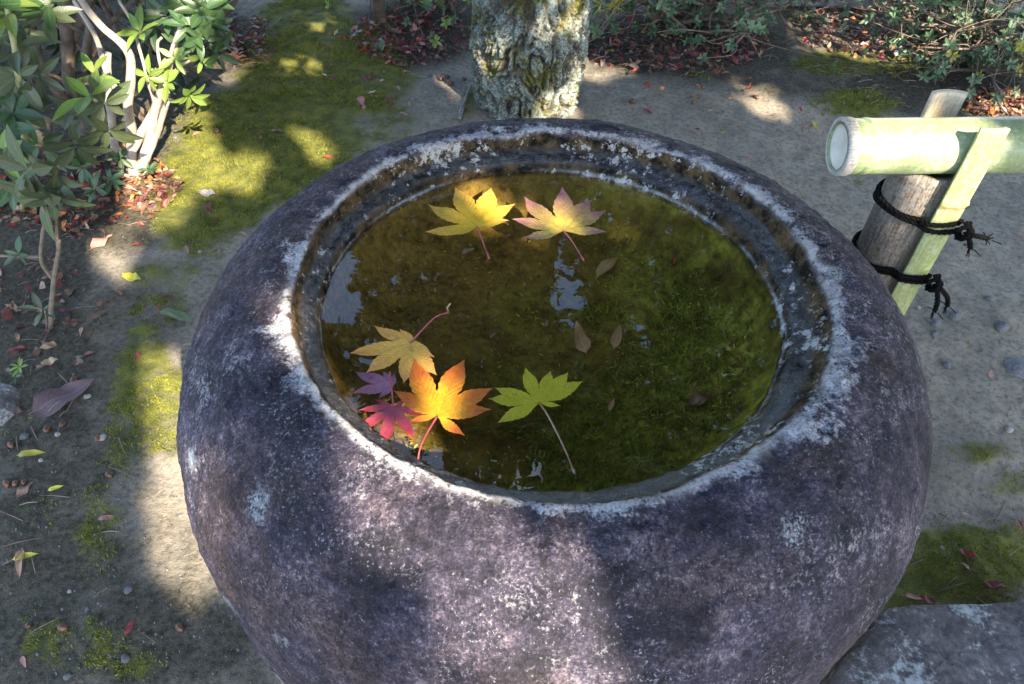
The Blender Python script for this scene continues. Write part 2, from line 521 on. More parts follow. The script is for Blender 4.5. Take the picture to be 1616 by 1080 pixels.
def bark_mat():
    m = Mat('flaking_bark', .88, .2)
    n1, n2, n3 = m.noise(9, 4, .6), m.noise(44, 5, .72), m.noise(170, 4, .7)
    cr = m.attr('crack')
    col = m.mix(m.ramp(m.math('ADD', m.math('MULTIPLY', n2, .6), m.math('MULTIPLY', n3, .4)), (.38, 0), (.60, 1)), (0.030, 0.023, 0.017), (0.14, 0.115, 0.088))
    lich = m.ramp(m.math('ADD', m.math('MULTIPLY', n1, .35), m.math('ADD', m.math('MULTIPLY', n2, .4), m.math('MULTIPLY', n3, .25))), (.42, 0), (.51, .94))
    lich = m.math('MULTIPLY', lich, m.math('SUBTRACT', 1.0, m.math('MULTIPLY', cr, 1.3), True))
    col = m.mix(lich, col, m.mix(m.ramp(n3, (.35, 0), (.62, 1)), (0.09, 0.11, 0.095), (0.32, 0.365, 0.325)))
    ms = m.ramp(m.math('ADD', m.noise(6.5, 4, .6, m.map(loc=(2, 7, 1))), m.math('MULTIPLY', m.math('SUBTRACT', n2, .5), .5)), (.515, 0), (.615, .85))
    col = m.mix(ms, col, m.mix(m.ramp(n3, (.35, 0), (.65, 1)), (0.028, 0.026, 0.010), (0.19, 0.18, 0.03)))
    b = m.bump(n2, .9, .008)
    return m.done(col, m.bump(n3, .8, .003, b))


def bamboo_mat(name, a, b, bloom, streak, rough=.38):
    m = Mat(name, rough, .5)
    ax = m.attr('along')
    cmb = m.new('ShaderNodeCombineXYZ')
    m.put(cmb.inputs[0], m.math('MULTIPLY', ax, 4.0))
    m.put(cmb.inputs[1], m.math('MULTIPLY', m.attr('round'), 2.2))
    n1 = m.noise(9, 4, .6, cmb.outputs[0])
    cmb2 = m.new('ShaderNodeCombineXYZ')
    m.put(cmb2.inputs[0], m.math('MULTIPLY', ax, 1.3))
    m.put(cmb2.inputs[1], m.math('MULTIPLY', m.attr('round'), 8.0))
    st = m.noise(2.0, 4, .65, cmb2.outputs[0])
    sp = m.noise(190, 4, .7)
    col = m.mix(m.ramp(n1, (.35, 0), (.65, 1)), a, b)
    col = m.mix(m.ramp(st, (.40, .7), (.58, 0)), col, streak)
    nd = m.attr('node')
    col = m.mix(m.math('MULTIPLY', nd, .8), col, (0.16, 0.075, 0.03))
    col = m.mix(m.ramp(m.math('ADD', m.math('MULTIPLY', sp, .75), m.math('MULTIPLY', m.noise(26, 4, .6), .25)), (.46, 0), (.66, .6)), col, bloom)
    return m.done(col, m.bump(st, .25, .0012, m.bump(sp, .25, .0008)))


M['bark'] = bark_mat()
M['bamboo_green'] = bamboo_mat('green_bamboo', (0.16, 0.215, 0.095), (0.27, 0.30, 0.15), (0.40, 0.43, 0.34), (0.15, 0.21, 0.085))
M['bamboo_slat'] = bamboo_mat('pale_green_bamboo', (0.21, 0.25, 0.085), (0.33, 0.35, 0.15), (0.44, 0.45, 0.33), (0.13, 0.18, 0.06))
M['bamboo_grey'] = bamboo_mat('weathered_bamboo', (0.10, 0.075, 0.052), (0.24, 0.19, 0.14), (0.27, 0.265, 0.245), (0.022, 0.016, 0.012), .6)
M['bamboo_tan'] = bamboo_mat('dry_bamboo', (0.42, 0.33, 0.22), (0.55, 0.46, 0.33), (0.58, 0.52, 0.42), (0.33, 0.25, 0.16), .55)
M['bamboo_rim'] = bamboo_mat('bamboo_node_ring', (0.30, 0.275, 0.235), (0.43, 0.40, 0.35), (0.56, 0.53, 0.48), (0.12, 0.11, 0.11), .6)
M['bamboo_pith'] = simple('bamboo_pith', (0.46, 0.43, 0.37), (0.58, 0.55, 0.48), 40, .7, .2, .15)


def water_mat():
    m = Mat('still_water')
    t = m.t
    for n in list(t.nodes):
        if n.type == 'BSDF_PRINCIPLED': t.nodes.remove(n)
    b = m.bump(m.noise(16, 3, .5, m.map((1, 1.6, 1)), .4), .035, .004)
    b = m.bump(m.noise(52, 2, .5), .03, .0012, b)
    geo = m.new('ShaderNodeNewGeometry')           # Schlick's reflectance, the same from above and below
    dt = m.new('ShaderNodeVectorMath', operation='DOT_PRODUCT')
    t.links.new(geo.outputs['Incoming'], dt.inputs[0]); t.links.new(b, dt.inputs[1])
    om = m.math('SUBTRACT', 1.0, m.math('ABSOLUTE', dt.outputs['Value']), True)
    fres = m.math('ADD', .085, m.math('MULTIPLY', .915, m.math('POWER', om, 5.0)))
    gl = m.new('ShaderNodeBsdfGlossy'); gl.inputs['Roughness'].default_value = 0.015
    t.links.new(b, gl.inputs['Normal'])
    tr = m.new('ShaderNodeBsdfTransparent'); tr.inputs[0].default_value = (0.93, 0.90, 0.76, 1)
    mx = m.new('ShaderNodeMixShader')
    t.links.new(fres, mx.inputs[0]); t.links.new(tr.outputs[0], mx.inputs[1]); t.links.new(gl.outputs[0], mx.inputs[2])
    t.links.new(mx.outputs[0], t.nodes['Material Output'].inputs[0])
    return m.m


M['water'] = water_mat()

# ------------------------------------------------------------------ ground
CX, CY, ZR, R = 0.0474, 0.580, 0.5988, 0.27     # basin centre, lip height, mouth radius
RM, PA, PB, RB = 1.529, 0.665, 2.471, 0.956      # profile numbers in mouth radii
ZW = ZR - 0.150 * R                              # water level


def blobs(X, Y, lst):
    out = np.zeros_like(X)
    for (px, py, rx, ry, s) in lst:
        c = at(px, py)
        ex, ey = at(px + rx, py) - c, at(px, max(py - ry, -300)) - c
        # affine coordinates in the two half axes
        det = ex[0] * ey[1] - ex[1] * ey[0]
        dx, dy = X - c[0], Y - c[1]
        a = (dx * ey[1] - dy * ey[0]) / det
        b = (ex[0] * dy - ex[1] * dx) / det
        q = a * a + b * b
        out = np.maximum(out, s * np.clip(1.25 - q * .75, 0, 1))
    return out


MOSS = [(470, 120, 95, 85, 1), (560, 110, 90, 70, .85), (430, 215, 150, 90, 1), (340, 285, 110, 70, .95), (600, 190, 80, 40, .55),
        (480, 30, 90, 40, .8), (300, 350, 70, 45, .75), (250, 425, 80, 30, .55), (225, 600, 60, 110, .66), (200, 690, 45, 60, .55),
        (160, 840, 50, 70, .5), (60, 830, 60, 60, .32), (110, 1020, 110, 50, .52), (200, 1050, 60, 30, .45), (250, 480, 60, 30, .45), (270, 640, 30, 90, .6),
        (1540, 710, 80, 22, .55), (1600, 760, 40, 25, .5), (1500, 745, 40, 18, .4), (1530, 885, 120, 62, 1), (1440, 910, 60, 60, .85), (1600, 850, 60, 40, .7),
        (1360, 160, 70, 26, .7), (1330, 95, 80, 24, .8), (1400, 95, 60, 20, .6), (740, 165, 14, 30, .6), (830, 195, 60, 10, .5), (1300, 15, 90, 30, .35)]
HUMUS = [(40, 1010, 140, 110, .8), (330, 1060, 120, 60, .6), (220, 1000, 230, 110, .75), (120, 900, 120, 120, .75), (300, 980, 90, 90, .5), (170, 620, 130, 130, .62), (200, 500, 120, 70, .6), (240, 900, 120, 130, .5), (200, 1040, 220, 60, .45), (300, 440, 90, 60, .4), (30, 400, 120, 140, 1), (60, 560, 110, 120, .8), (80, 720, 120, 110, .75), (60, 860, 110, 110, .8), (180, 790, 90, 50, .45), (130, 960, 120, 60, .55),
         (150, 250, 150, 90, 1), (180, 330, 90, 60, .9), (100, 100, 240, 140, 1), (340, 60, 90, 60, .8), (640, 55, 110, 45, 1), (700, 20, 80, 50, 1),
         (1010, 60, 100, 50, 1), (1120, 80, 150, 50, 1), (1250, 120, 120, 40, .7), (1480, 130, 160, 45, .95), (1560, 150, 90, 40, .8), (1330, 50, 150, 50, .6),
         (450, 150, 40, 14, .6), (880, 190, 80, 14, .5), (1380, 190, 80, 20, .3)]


def relief(X, Y):
    P = np.stack([X, Y, 0 * X], -1)
    z = 0.018 * fbm(P * 1.6, 3, 3) + 0.006 * fbm(P * 9, 5, 3) + 0.0022 * fbm(P * 45, 8, 2)
    far = np.clip((np.hypot(X, Y - 1.5) - 4) / 20, 0, 1)
    return z * (1 + far * 12) - 0.005 + 0.0


def axis(lo, hi, step, reach):
    a = np.arange(lo, hi, step)
    g = step * 1.35 ** np.arange(1, 40)
    g = np.cumsum(g)
    g = g[g < reach]
    return np.concatenate([lo - g[::-1], a, a[-1] + g])


gx, gy = axis(-2.1, 2.3, .0125, 140), axis(.2, 3.4, .0125, 140)
GX, GY = np.meshgrid(gx, gy)
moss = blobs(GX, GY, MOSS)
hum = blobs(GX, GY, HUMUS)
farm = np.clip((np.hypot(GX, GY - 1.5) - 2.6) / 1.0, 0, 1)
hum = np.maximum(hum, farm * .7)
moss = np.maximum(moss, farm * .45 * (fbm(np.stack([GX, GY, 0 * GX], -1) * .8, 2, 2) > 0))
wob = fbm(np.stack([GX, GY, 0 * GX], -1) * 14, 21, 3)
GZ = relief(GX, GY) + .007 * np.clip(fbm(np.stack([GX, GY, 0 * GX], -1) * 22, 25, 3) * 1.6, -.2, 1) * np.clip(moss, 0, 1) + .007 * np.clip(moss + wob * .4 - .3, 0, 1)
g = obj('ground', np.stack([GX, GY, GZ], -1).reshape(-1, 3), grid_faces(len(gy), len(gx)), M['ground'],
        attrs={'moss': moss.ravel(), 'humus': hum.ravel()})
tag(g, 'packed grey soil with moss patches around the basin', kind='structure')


def gz(x, y):
    x, y = np.asarray(x, float), np.asarray(y, float)
    i = np.clip(np.searchsorted(gx, x) - 1, 0, len(gx) - 2)
    j = np.clip(np.searchsorted(gy, y) - 1, 0, len(gy) - 2)
    fx = np.clip((x - gx[i]) / (gx[i + 1] - gx[i]), 0, 1)
    fy = np.clip((y - gy[j]) / (gy[j + 1] - gy[j]), 0, 1)
    return (GZ[j, i] * (1 - fx) + GZ[j, i + 1] * fx) * (1 - fy) + (GZ[j + 1, i] * (1 - fx) + GZ[j + 1, i + 1] * fx) * fy


def gat(px, py):
    p = at(px, py)
    for _ in range(3): p = at(px, py, float(gz(p[0], p[1])))
    return p


# ------------------------------------------------------------------ stone basin and water
WIND = -1                                       # the water faces up


def build_basin():
    n = 620
    th = np.linspace(0, 2 * np.pi, n, endpoint=False)
    t = np.linspace(0, np.pi / 2, 90)
    r1, z1 = 1.018 + (RM - 1.018) * np.sin(t), -PA * (1 - np.cos(t))
    u = np.linspace(0, np.pi / 2, 150)[1:]
    r2, z2 = RB + (RM - RB) * np.cos(u), -PA - PB * np.sin(u)
    ro, zo = np.r_[r1, r2], np.r_[z1, z2]
    k = zo * R + ZR > -.04
    ro, zo = ro[k], zo[k]
    # inside, from the lip inwards: rounded arris, short steep wall, ledge, bowl
    ri = np.array([1.010, 1.002, .996, .991, .986, .981, .977, .973, .968, .958, .943, .927, .913, .903, .896, .890, .884, .876, .862, .842, .81, .76, .69, .60, .50, .39, .30, .20, .10, .002])
    zi = np.array([-.001, -.005, -.012, -.022, -.033, -.044, -.054, -.062, -.069, -.077, -.086, -.094, -.103, -.114, -.128, -.143, -.160, -.185, -.22, -.255, -.295, -.335, -.37, -.395, -.41, -.42, -.424, -.427, -.429, -.43])
    rr = np.r_[ri[::-1], ro]
    zz = np.r_[zi[::-1], zo]
    ni = len(ri)
    # resample the inside more finely
    s = np.r_[0, np.cumsum(np.hypot(np.diff(rr), np.diff(zz)))]
    q = np.concatenate([np.linspace(0, s[ni], 110), s[ni + 1:]])
    rr, zz = np.interp(q, s, rr), np.interp(q, s, zz)
    ins = np.r_[np.ones(110), np.zeros(len(q) - 110)]
    RR, TH = np.meshgrid(rr, th, indexing='ij')
    ZZ = np.repeat(zz[:, None], n, 1)
    V = np.stack([RR * np.cos(TH), RR * np.sin(TH), ZZ], -1)
    # nothing hewn by hand is a true circle
    out = 1 + .006 * np.sin(2 * TH + .6) + .004 * np.sin(3 * TH + 2)
    edge = np.exp(-((RR - 1) / .09) ** 2)
    out += edge * .020 * fbm(np.stack([np.cos(TH) * 4, np.sin(TH) * 4, 0 * TH], -1), 33, 4)
    V[..., :2] *= out[..., None]
    insg = np.repeat(ins[:, None], n, 1)
    dn = .011 * fbm(V * 3.2, 40, 3) + .0075 * fbm(V * 10, 43, 3) + .0055 * fbm(V * 34, 46, 3)
    dn -= .030 * np.clip(fbm(V * 17 + 3, 49, 3) - .26, 0, 1)          # pits left by the chisel and the weather
    und = np.clip((-ZZ - .9) / .8, 0, 1)
    dn = dn * (1 + und * 1.4) * (1 - .30 * insg)
    Nr = np.gradient(zz, q)[:, None] * np.ones_like(RR)
    Nz = -np.gradient(rr, q)[:, None] * np.ones_like(RR)
    # direction of the outward normal: (dz, -dr) rotated so it points away from the stone
    nx, nz = -Nr, -Nz
    V[..., 0] += dn * nx * np.cos(TH); V[..., 1] += dn * nx * np.sin(TH); V[..., 2] += dn * nz
    chips = np.clip(fbm(V * 9 + 5, 60, 3) - .12, 0, 1) * edge * .05
    V[..., 2] -= chips
    V[..., 0] -= .030 * insg * np.clip(-ZZ / .15, 0, 1)     # the bowl is hewn a little off centre
    W = V * R + np.array([CX, CY, ZR])
    lip = np.exp(-np.clip(RR - 1.0, 0, 9) / .080) * (insg < .5) + (insg > .5) * np.clip((ZZ + .03) / .03, 0, 1) * .8
    lip = np.clip(lip + .35 * fbm(V * 6, 70, 3) * (insg < .5), 0, 1.2)
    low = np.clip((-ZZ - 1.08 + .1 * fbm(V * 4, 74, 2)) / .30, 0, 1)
    inside = np.clip((insg > .5) * np.clip((1.003 - RR + .012 * fbm(V * 14, 71, 3)) / .012, 0, 1), 0, 1)
    ledge = np.clip(1.5 - np.abs(ZZ + .090 + .012 * fbm(V * 7, 73, 3)) / .020, 0, 1) * insg
    deep = np.clip((-ZZ - .152) / .022, 0, 1) * insg
    tide = np.exp(-((ZZ + .143 + .004 * fbm(V * 9, 75, 3)) / .0075) ** 2) * insg * np.clip(.5 + 1.4 * fbm(V * 5, 76, 3), 0, 1)
    brown = np.clip(.5 - (V[..., 0] * .9 + (-V[..., 1]) * .25) + .35 * fbm(V * 5, 72, 3), 0, 1) * insg
    F = grid_faces(len(q), n, True)
    base = (CX, CY, 0)
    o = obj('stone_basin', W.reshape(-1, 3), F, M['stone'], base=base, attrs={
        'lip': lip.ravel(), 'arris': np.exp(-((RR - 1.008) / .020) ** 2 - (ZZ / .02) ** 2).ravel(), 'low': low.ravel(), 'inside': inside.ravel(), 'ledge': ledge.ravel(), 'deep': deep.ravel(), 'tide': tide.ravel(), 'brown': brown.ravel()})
    tag(o, 'large round purple grey stone water basin with pale lichen', 'water basin')
    # water disc
    k = 160
    rad = np.linspace(0, .925, 40)
    tt = np.linspace(0, 2 * np.pi, k, endpoint=False)
    V = np.stack([rad[:, None] * np.cos(tt) * R + CX, rad[:, None] * np.sin(tt) * R + CY, np.full((40, k), ZW)], -1)
    w = obj('water', V.reshape(-1, 3), np.ascontiguousarray(grid_faces(40, k, True)[:, ::WIND]), M['water'], base=(0, 0, 0))
    tag(w, 'still clear brownish water filling the stone basin', kind='structure')


build_basin()


def leafcloud(P, size, name, mat, parent, base, nrm=None, seed=0, elong=2.2, kind=None):
    """many small folded leaves as one mesh"""
    rg = np.random.default_rng(seed)
    n = len(P)
    d = rg.normal(size=(n, 3)); d[:, 2] *= .6
    if nrm is not None: d = nrm + .6 * d
    d /= np.linalg.norm(d, axis=1)[:, None]
    a = rg.normal(size=(n, 3)); s = np.cross(d, a); s /= np.linalg.norm(s, axis=1)[:, None]
    up = np.cross(s, d)
    L = (np.broadcast_to(size, (n,)) * rg.uniform(.65, 1.25, n))[:, None]
    w = L / elong
    V = np.stack([P, P + .35 * L * d + .5 * w * s + .08 * L * up, P + .4 * L * d, P + .35 * L * d - .5 * w * s + .08 * L * up,
                  P + .75 * L * d + .36 * w * s + .02 * L * up, P + .75 * L * d - .36 * w * s + .02 * L * up, P + L * d - .08 * L * up], 1)
    f = np.array([[0, 1, 2], [0, 2, 3], [1, 4, 2], [2, 5, 3], [2, 4, 6], [2, 6, 5]])
    F = (np.arange(n)[:, None, None] * 7 + f[None]).reshape(-1, 3)
    lat = np.tile([0, 1, 0, 1, 1, 1, 0], n); al = np.tile([0, .35, .4, .35, .75, .75, 1], n)
    o = obj(name, V.reshape(-1, 3), F, mat, parent, base, smooth=False, attrs={'lat': lat, 'along': al})
    if kind: o['kind'] = kind
    return o


# ------------------------------------------------------------------ old tree behind the basin
def lumpy_trunk(path, rad, k, n, seed, amp=1.0):
    P = smooth_path(path, n)
    r = np.interp(np.linspace(0, 1, n), np.linspace(0, 1, len(rad)), rad)
    T, N, B = frames(P)
    th = np.linspace(0, 2 * np.pi, k, endpoint=False)
    ca, sa = np.cos(th), np.sin(th)
    D = ca[None, :, None] * N[:, None] + sa[None, :, None] * B[:, None]
    S = np.r_[0, np.cumsum(np.linalg.norm(np.diff(P, axis=0), axis=1))]
    q = np.stack([np.broadcast_to(ca, (n, k)) * .75, np.broadcast_to(sa, (n, k)) * .75, np.broadcast_to((S * 3.4)[:, None], (n, k))], -1)
    warp = np.stack([fbm(q * 2.2, seed + 1, 3), fbm(q * 2.2, seed + 2, 3), fbm(q * 2.2, seed + 3, 3)], -1)
    q2 = q * np.array([4.6, 4.6, 2.4]) + warp * 1.5
    ridge = 1 - np.abs(fbm(q2, seed + 4, 3)) * 3.0        # bright along zero crossings = cracks
    ridge2 = 1 - np.abs(fbm(q2 * 2.3 + 5, seed + 6, 2)) * 3.4
    crack = np.clip((ridge - .50) / .40, 0, 1)
    crack = np.maximum(crack, .7 * np.clip((ridge2 - .55) / .4, 0, 1))
    plates = fbm(q2 * 1.9, seed + 8, 3)
    flake = np.abs(((plates * 3.0 + fbm(q * 6, seed + 11, 2)) % 1.0))
    d = -.019 * crack * amp + .009 * plates * amp + .0045 * flake * amp + .016 * fbm(q * 1.3, seed + 9, 2) * amp + .0035 * fbm(q * 22, seed + 14, 2)
    V = P[:, None] + D * (r[:, None] + d)[..., None]
    return V.reshape(-1, 3), grid_faces(n, k, True), crack.ravel()


tb = gat(826, 196)
TREE = np.array([tb[0] + .002, tb[1] + .13, 0])
tr = thing('bark_tree', TREE, 'old tree with flaking lichen covered bark standing right behind the basin', 'tree')
path = [TREE + np.array(v) for v in ((.012, 0, -.1), (.005, 0, .06), (.008, .0, .35), (.0, .05, .9), (.05, .12, 1.5), (.02, .2, 2.2))]
V, F, cr = lumpy_trunk(path, [.150, .138, .148, .158, .154, .148, .140, .132, .125, .118, .105, .09], 260, 420, 100)
obj('trunk', V, F, M['bark'], tr, TREE, attrs={'crack': cr})
for k, pts in enumerate((((0, .1, 1.35), (.35, .0, 1.75), (.8, -.15, 2.2), (1.4, -.2, 2.5)), ((0.03, .14, 1.5), (-.3, .1, 2.0), (-.55, .3, 2.7), (-.9, .3, 3.3)),
                         ((.04, .15, 1.8), (.15, -.4, 2.4), (.3, -.9, 2.9)), ((.02, .2, 2.1), (.1, .5, 2.8), (.2, .6, 3.7)), ((.3, .03, 1.7), (.5, .4, 2.3), (.9, .7, 2.9)))):
    P = smooth_path([TREE + np.array(v) for v in pts], 24)
    V, F = tube(P, np.linspace(.06, .015, 24), 12, True, .25, k)
    obj('limb', V, F, M['bark'], tr, TREE, attrs={'crack': np.zeros(len(V))})


def mirrored(P):
    Q = P.copy(); Q[:, 2] = 2 * ZW - Q[:, 2]
    return pix(Q)


def in_poly(p, poly):
    poly = np.asarray(poly, float)
    x, y = p[:, 0], p[:, 1]
    r = np.zeros(len(p), bool)
    j = len(poly) - 1
    for i in range(len(poly)):
        xi, yi, xj, yj = *poly[i], *poly[j]
        r ^= ((yi > y) != (yj > y)) & (x < (xj - xi) * (y - yi) / (yj - yi + 1e-12) + xi)
        j = i
    return r


rg = np.random.default_rng(5)
NC = 1500
cent = np.stack([rg.uniform(-2.0, 2.8, NC), TREE[1] + rg.uniform(-1.4, 2.2, NC), rg.uniform(1.40, 4.5, NC)], -1)
P = (cent[:, None] + rg.normal(size=(NC, 62, 3)) * np.array([.15, .15, .10])).reshape(-1, 3)
mp = mirrored(P)
gap = in_poly(mp, [(380, 300), (545, 330), (572, 400), (560, 450), (585, 500), (520, 520), (440, 520), (380, 460)])
for (x, y, rx, ry) in ((585, 560, 32, 22), (560, 640, 40, 30), (620, 700, 60, 38), (680, 730, 45, 30), (830, 750, 90, 24), (900, 470, 26, 60), (1010, 520, 18, 40), (880, 395, 12, 30), (700, 500, 10, 8), (1150, 620, 20, 10), (1060, 600, 14, 8)):
    gap |= ((mp[:, 0] - x) / rx) ** 2 + ((mp[:, 1] - y) / ry) ** 2 < .55 + .9 * rg.random(len(P))
leafcloud(P[~gap], .075, 'crown', M['crown_leaf'], tr, TREE, seed=3)

# ------------------------------------------------------------------ unseen shade trees added on the sunny side, crown gaps cut to place sun patches
LIT = []                               # gaps, as outlines across the sun's direction


E1 = np.cross([0, 0, 1], SUN_D); E1 /= np.linalg.norm(E1)
E2 = np.cross(SUN_D, E1)


def sunuv(p):
    p = np.asarray(p, float)
    return np.stack([p @ E1, p @ E2], -1)


def lit_poly(pts, left=0.0):           # left: share of the leaves still standing in the gap
    LIT.append((sunuv(np.array(pts)), left, None))


def lit_gpoly(pp):
    lit_poly([gat(*q) for q in pp])


lit_gpoly([(258, 553), (300, 610), (310, 700), (310, 800), (370, 930), (345, 940), (310, 935), (278, 880), (258, 800), (252, 700), (245, 610)])
lit_gpoly([(262, 190), (300, 180), (335, 215), (345, 250), (400, 250), (415, 285), (375, 305), (330, 300), (285, 290), (262, 260)])
lit_gpoly([(480, 205), (497, 205), (527, 240), (505, 252), (490, 235)])
lit_gpoly([(345, 105), (385, 98), (395, 112), (365, 122)])
lit_gpoly([(440, 95), (470, 92), (500, 103), (490, 115), (455, 108)])
lit_gpoly([(480, 32), (515, 30), (520, 42), (490, 48)])
lit_gpoly([(175, 380), (205, 370), (212, 400), (200, 425), (140, 405)])
lit_gpoly([(200, 325), (235, 318), (240, 330), (205, 335)])
lit_gpoly([(262, 345), (295, 330), (270, 365)])
lit_gpoly([(1170, 140), (1200, 138), (1240, 165), (1235, 185), (1190, 178)])
lit_gpoly([(915, 105), (965, 100), (980, 118), (950, 130), (920, 122)])
lit_gpoly([(1540, 190), (1616, 150), (1640, 180), (1616, 200)])
lit_gpoly([(660, -30), (720, -30), (740, 20), (720, 50), (680, 40)])
lit_gpoly([(725, 60), (745, 30), (750, 75), (735, 80)])
lit_gpoly([(1330, 10), (1500, -10), (1480, 50), (1380, 60)])
lit_gpoly([(1250, 20), (1560, 20), (1540, 95), (1400, 100), (1270, 80)])
lit_poly([aty(x, y, 2.5) for x, y in ((1480, 20), (1530, 25), (1520, 60), (1490, 60))])
# floating leaves and the basin floor
for (x, y, a_, b_) in ((746, 324, 36, 11), (886, 344, 22, 9), (704, 608, 9, 10)):
    lit_poly([at(x + a_ * math.cos(t), y + b_ * math.sin(t), ZW) for t in np.linspace(0, 5.4, 7)])
p_ = gat(675, 48)
lit_poly([p_ + np.array([dx, -.02, dz]) for dx, dz in ((-.13, .02), (.13, .0), (.15, .12), (-.1, .13))])
lit_poly([p_ + np.array([dx, -.08, dz]) for dx, dz in ((.1, .0), (.22, .0), (.22, .1), (.12, .1))])
# shrub stems at the left
lit_poly([aty(x, y, 1.64) for x, y in ((170, 60), (235, 85), (275, 75), (330, 110), (330, 185), (268, 205), (255, 240), (225, 300), (195, 300), (198, 200), (185, 130))])
lit_poly([aty(x, y, 1.35) for x, y in ((20, -20), (60, -20), (50, 30), (20, 40))])
lit_poly([aty(x, y, 1.7) for x, y in ((290, -10), (340, -10), (330, 40), (300, 50))])
lit_poly([aty(x, y, 1.45) for x, y in ((0, 140), (15, 150), (12, 200), (0, 200))])
lit_poly([aty(x, y, 1.62) for x, y in ((165, 80), (180, 80), (182, 150), (165, 150))])
# mid shrub
lit_poly([aty(x, y, 2.55) for x, y in ((620, -10), (740, -20), (745, 45), (690, 40), (640, 30))])
# trunk right side
lit_poly([aty(x, y, 1.97) for x, y in ((898, -40), (935, -40), (930, 110), (905, 190), (880, 192), (905, 120))])
lit_poly([aty(x, y, 1.93) for x, y in ((850, 160), (885, 150), (880, 190), (845, 190))])
lit_poly([aty(x, y, 1.93) for x, y in ((840, 10), (855, 20), (860, 60), (845, 60))])
lit_poly([aty(x, y, 1.93) for x, y in ((755, 85), (772, 95), (775, 120), (758, 115))])
# basin front
def bat(px, py):                       # point of the basin's outside
    u_ = np.linspace(0, np.pi / 2, 200)
    zt = np.r_[-PA * (1 - np.cos(u_)), -PA - PB * np.sin(u_)]; rt = np.r_[1 + (RM - 1) * np.sin(u_), RB + (RM - RB) * np.cos(u_)]
    d = ray(px, py)
    q = CAMP + np.linspace(.2, 2.2, 3000)[:, None] * d
    zz_ = (q[:, 2] - ZR) / R
    hit = (zz_ <= 0) & (np.hypot(q[:, 0] - CX, q[:, 1] - CY) / R <= np.interp(-zz_, -zt, rt))
    return q[np.argmax(hit)]


lit_poly([bat(*q) for q in ((425, 480), (435, 425), (452, 440), (462, 555), (520, 655), (600, 722), (680, 765), (725, 795), (700, 850), (680, 890), (650, 905), (630, 890), (605, 800), (572, 715), (500, 620), (455, 555))], .002)
lit_poly([bat(*q) for q in ((760, 890), (800, 855), (850, 868), (885, 905), (930, 950), (965, 1010), (975, 1070), (900, 1078), (850, 1050), (800, 1075), (745, 1040), (728, 960))], .022)
# bamboo
lit_poly([at(*q) for q in ((1358, 190, .69), (1410, 189, .69), (1508, 206, .69), (1512, 240, .66), (1498, 258, .63), (1400, 268, .63), (1345, 268, .63), (1352, 230, .66))])
lit_poly([at(*q) for q in ((1480, 148, .73), (1540, 150, .73), (1525, 186, .69), (1465, 186, .69))])
lit_poly([at(*q) for q in ((1440, 300, .6), (1465, 290, .6), (1440, 350, .55), (1420, 340, .56))])
lit_poly([at(*q) for q in ((1490, 320, .58), (1530, 300, .58), (1500, 360, .53), (1460, 430, .49), (1440, 470, .45), (1412, 470, .45), (1450, 400, .51))])


def unseen_shade_tree(name, base, label, bounds, n, seed, dist, thick, leaf):
    rg = np.random.default_rng(seed)
    u = rg.uniform(bounds[0], bounds[1], n); v = rg.uniform(bounds[2], bounds[3], n)
    w = dist + rg.uniform(0, thick, n)
    P = u[:, None] * E1 + v[:, None] * E2 + w[:, None] * SUN_D
    P = P[P[:, 2] > .9]
    uv = sunuv(P)
    cut = np.zeros(len(P), bool)
    for c, left, ry in LIT:
        cn = c.mean(0)
        big = cn + (c - cn) * 1.0
        # distance to polygon, kept clear by less than half a leaf
        ins = in_poly(uv, big)
        dmin = np.full(len(uv), 9.0)
        for i in range(len(big)):
            a, b = big[i - 1], big[i]
            ab = b - a
            t = np.clip(((uv - a) @ ab) / (ab @ ab + 1e-12), 0, 1)
            dmin = np.minimum(dmin, np.hypot(*(uv - a - t[:, None] * ab).T))
        cut |= (ins | (dmin < rg.uniform(.028, .056, len(uv)))) & (rg.random(len(uv)) >= (left or 0))
    P = P[~cut]
    t = thing(name, base, label, 'tree', 'unseen shade trees added on the sunny side')
    top = P.mean(0)
    path = [np.array(base), np.array(base) + [.02, .03, .8], np.array(base) + [-.02, 0, 1.8], np.array(base) + [0, .05, 3.2]]
    V, F = tube(smooth_path(path, 30), np.linspace(.16, .06, 30), 16, True, .2, seed)
    obj('trunk', V, F, M['dark_bark'], t, base)
    d = -np.broadcast_to(E2, P.shape) + .4 * np.broadcast_to(E1, P.shape) * rg.choice([-1, 1], len(P))[:, None]
    leafcloud(P - d * leaf * .5, leaf, 'crown', M['crown_leaf'], t, base, nrm=1.1 * d, seed=seed, elong=1.55)
    return t


UV = sunuv(np.array([at(0, 1080), at(1616, 1080), at(0, 0), at(1616, 0), at(808, 0), at(1616, 150, .7), at(808, 1080, .6), at(0, 0, .5)]))
b0, b1, b2, b3 = UV[:, 0].min() - .35, UV[:, 0].max() + .35, UV[:, 1].min() - .25, UV[:, 1].max() + .35
um = .5 * (b0 + b1)
b3 += .55
ta, tb_ = (b1 + .25) * E1 + 3.2 * SUN_D, (b0 - .25) * E1 + 3.2 * SUN_D
unseen_shade_tree('unseen_shade_tree', (ta[0], ta[1], 0), 'unseen leafy tree added on the sunny side to shade the garden, the one further right', (um - .1, b1, b2, b3), 40000, 21, 2.9, .7, .085)
unseen_shade_tree('unseen_shade_tree', (tb_[0], tb_[1], 0), 'unseen leafy tree added on the sunny side to shade the garden, the one further left', (b0, um + .1, b2, b3), 40000, 22, 2.9, .7, .085)
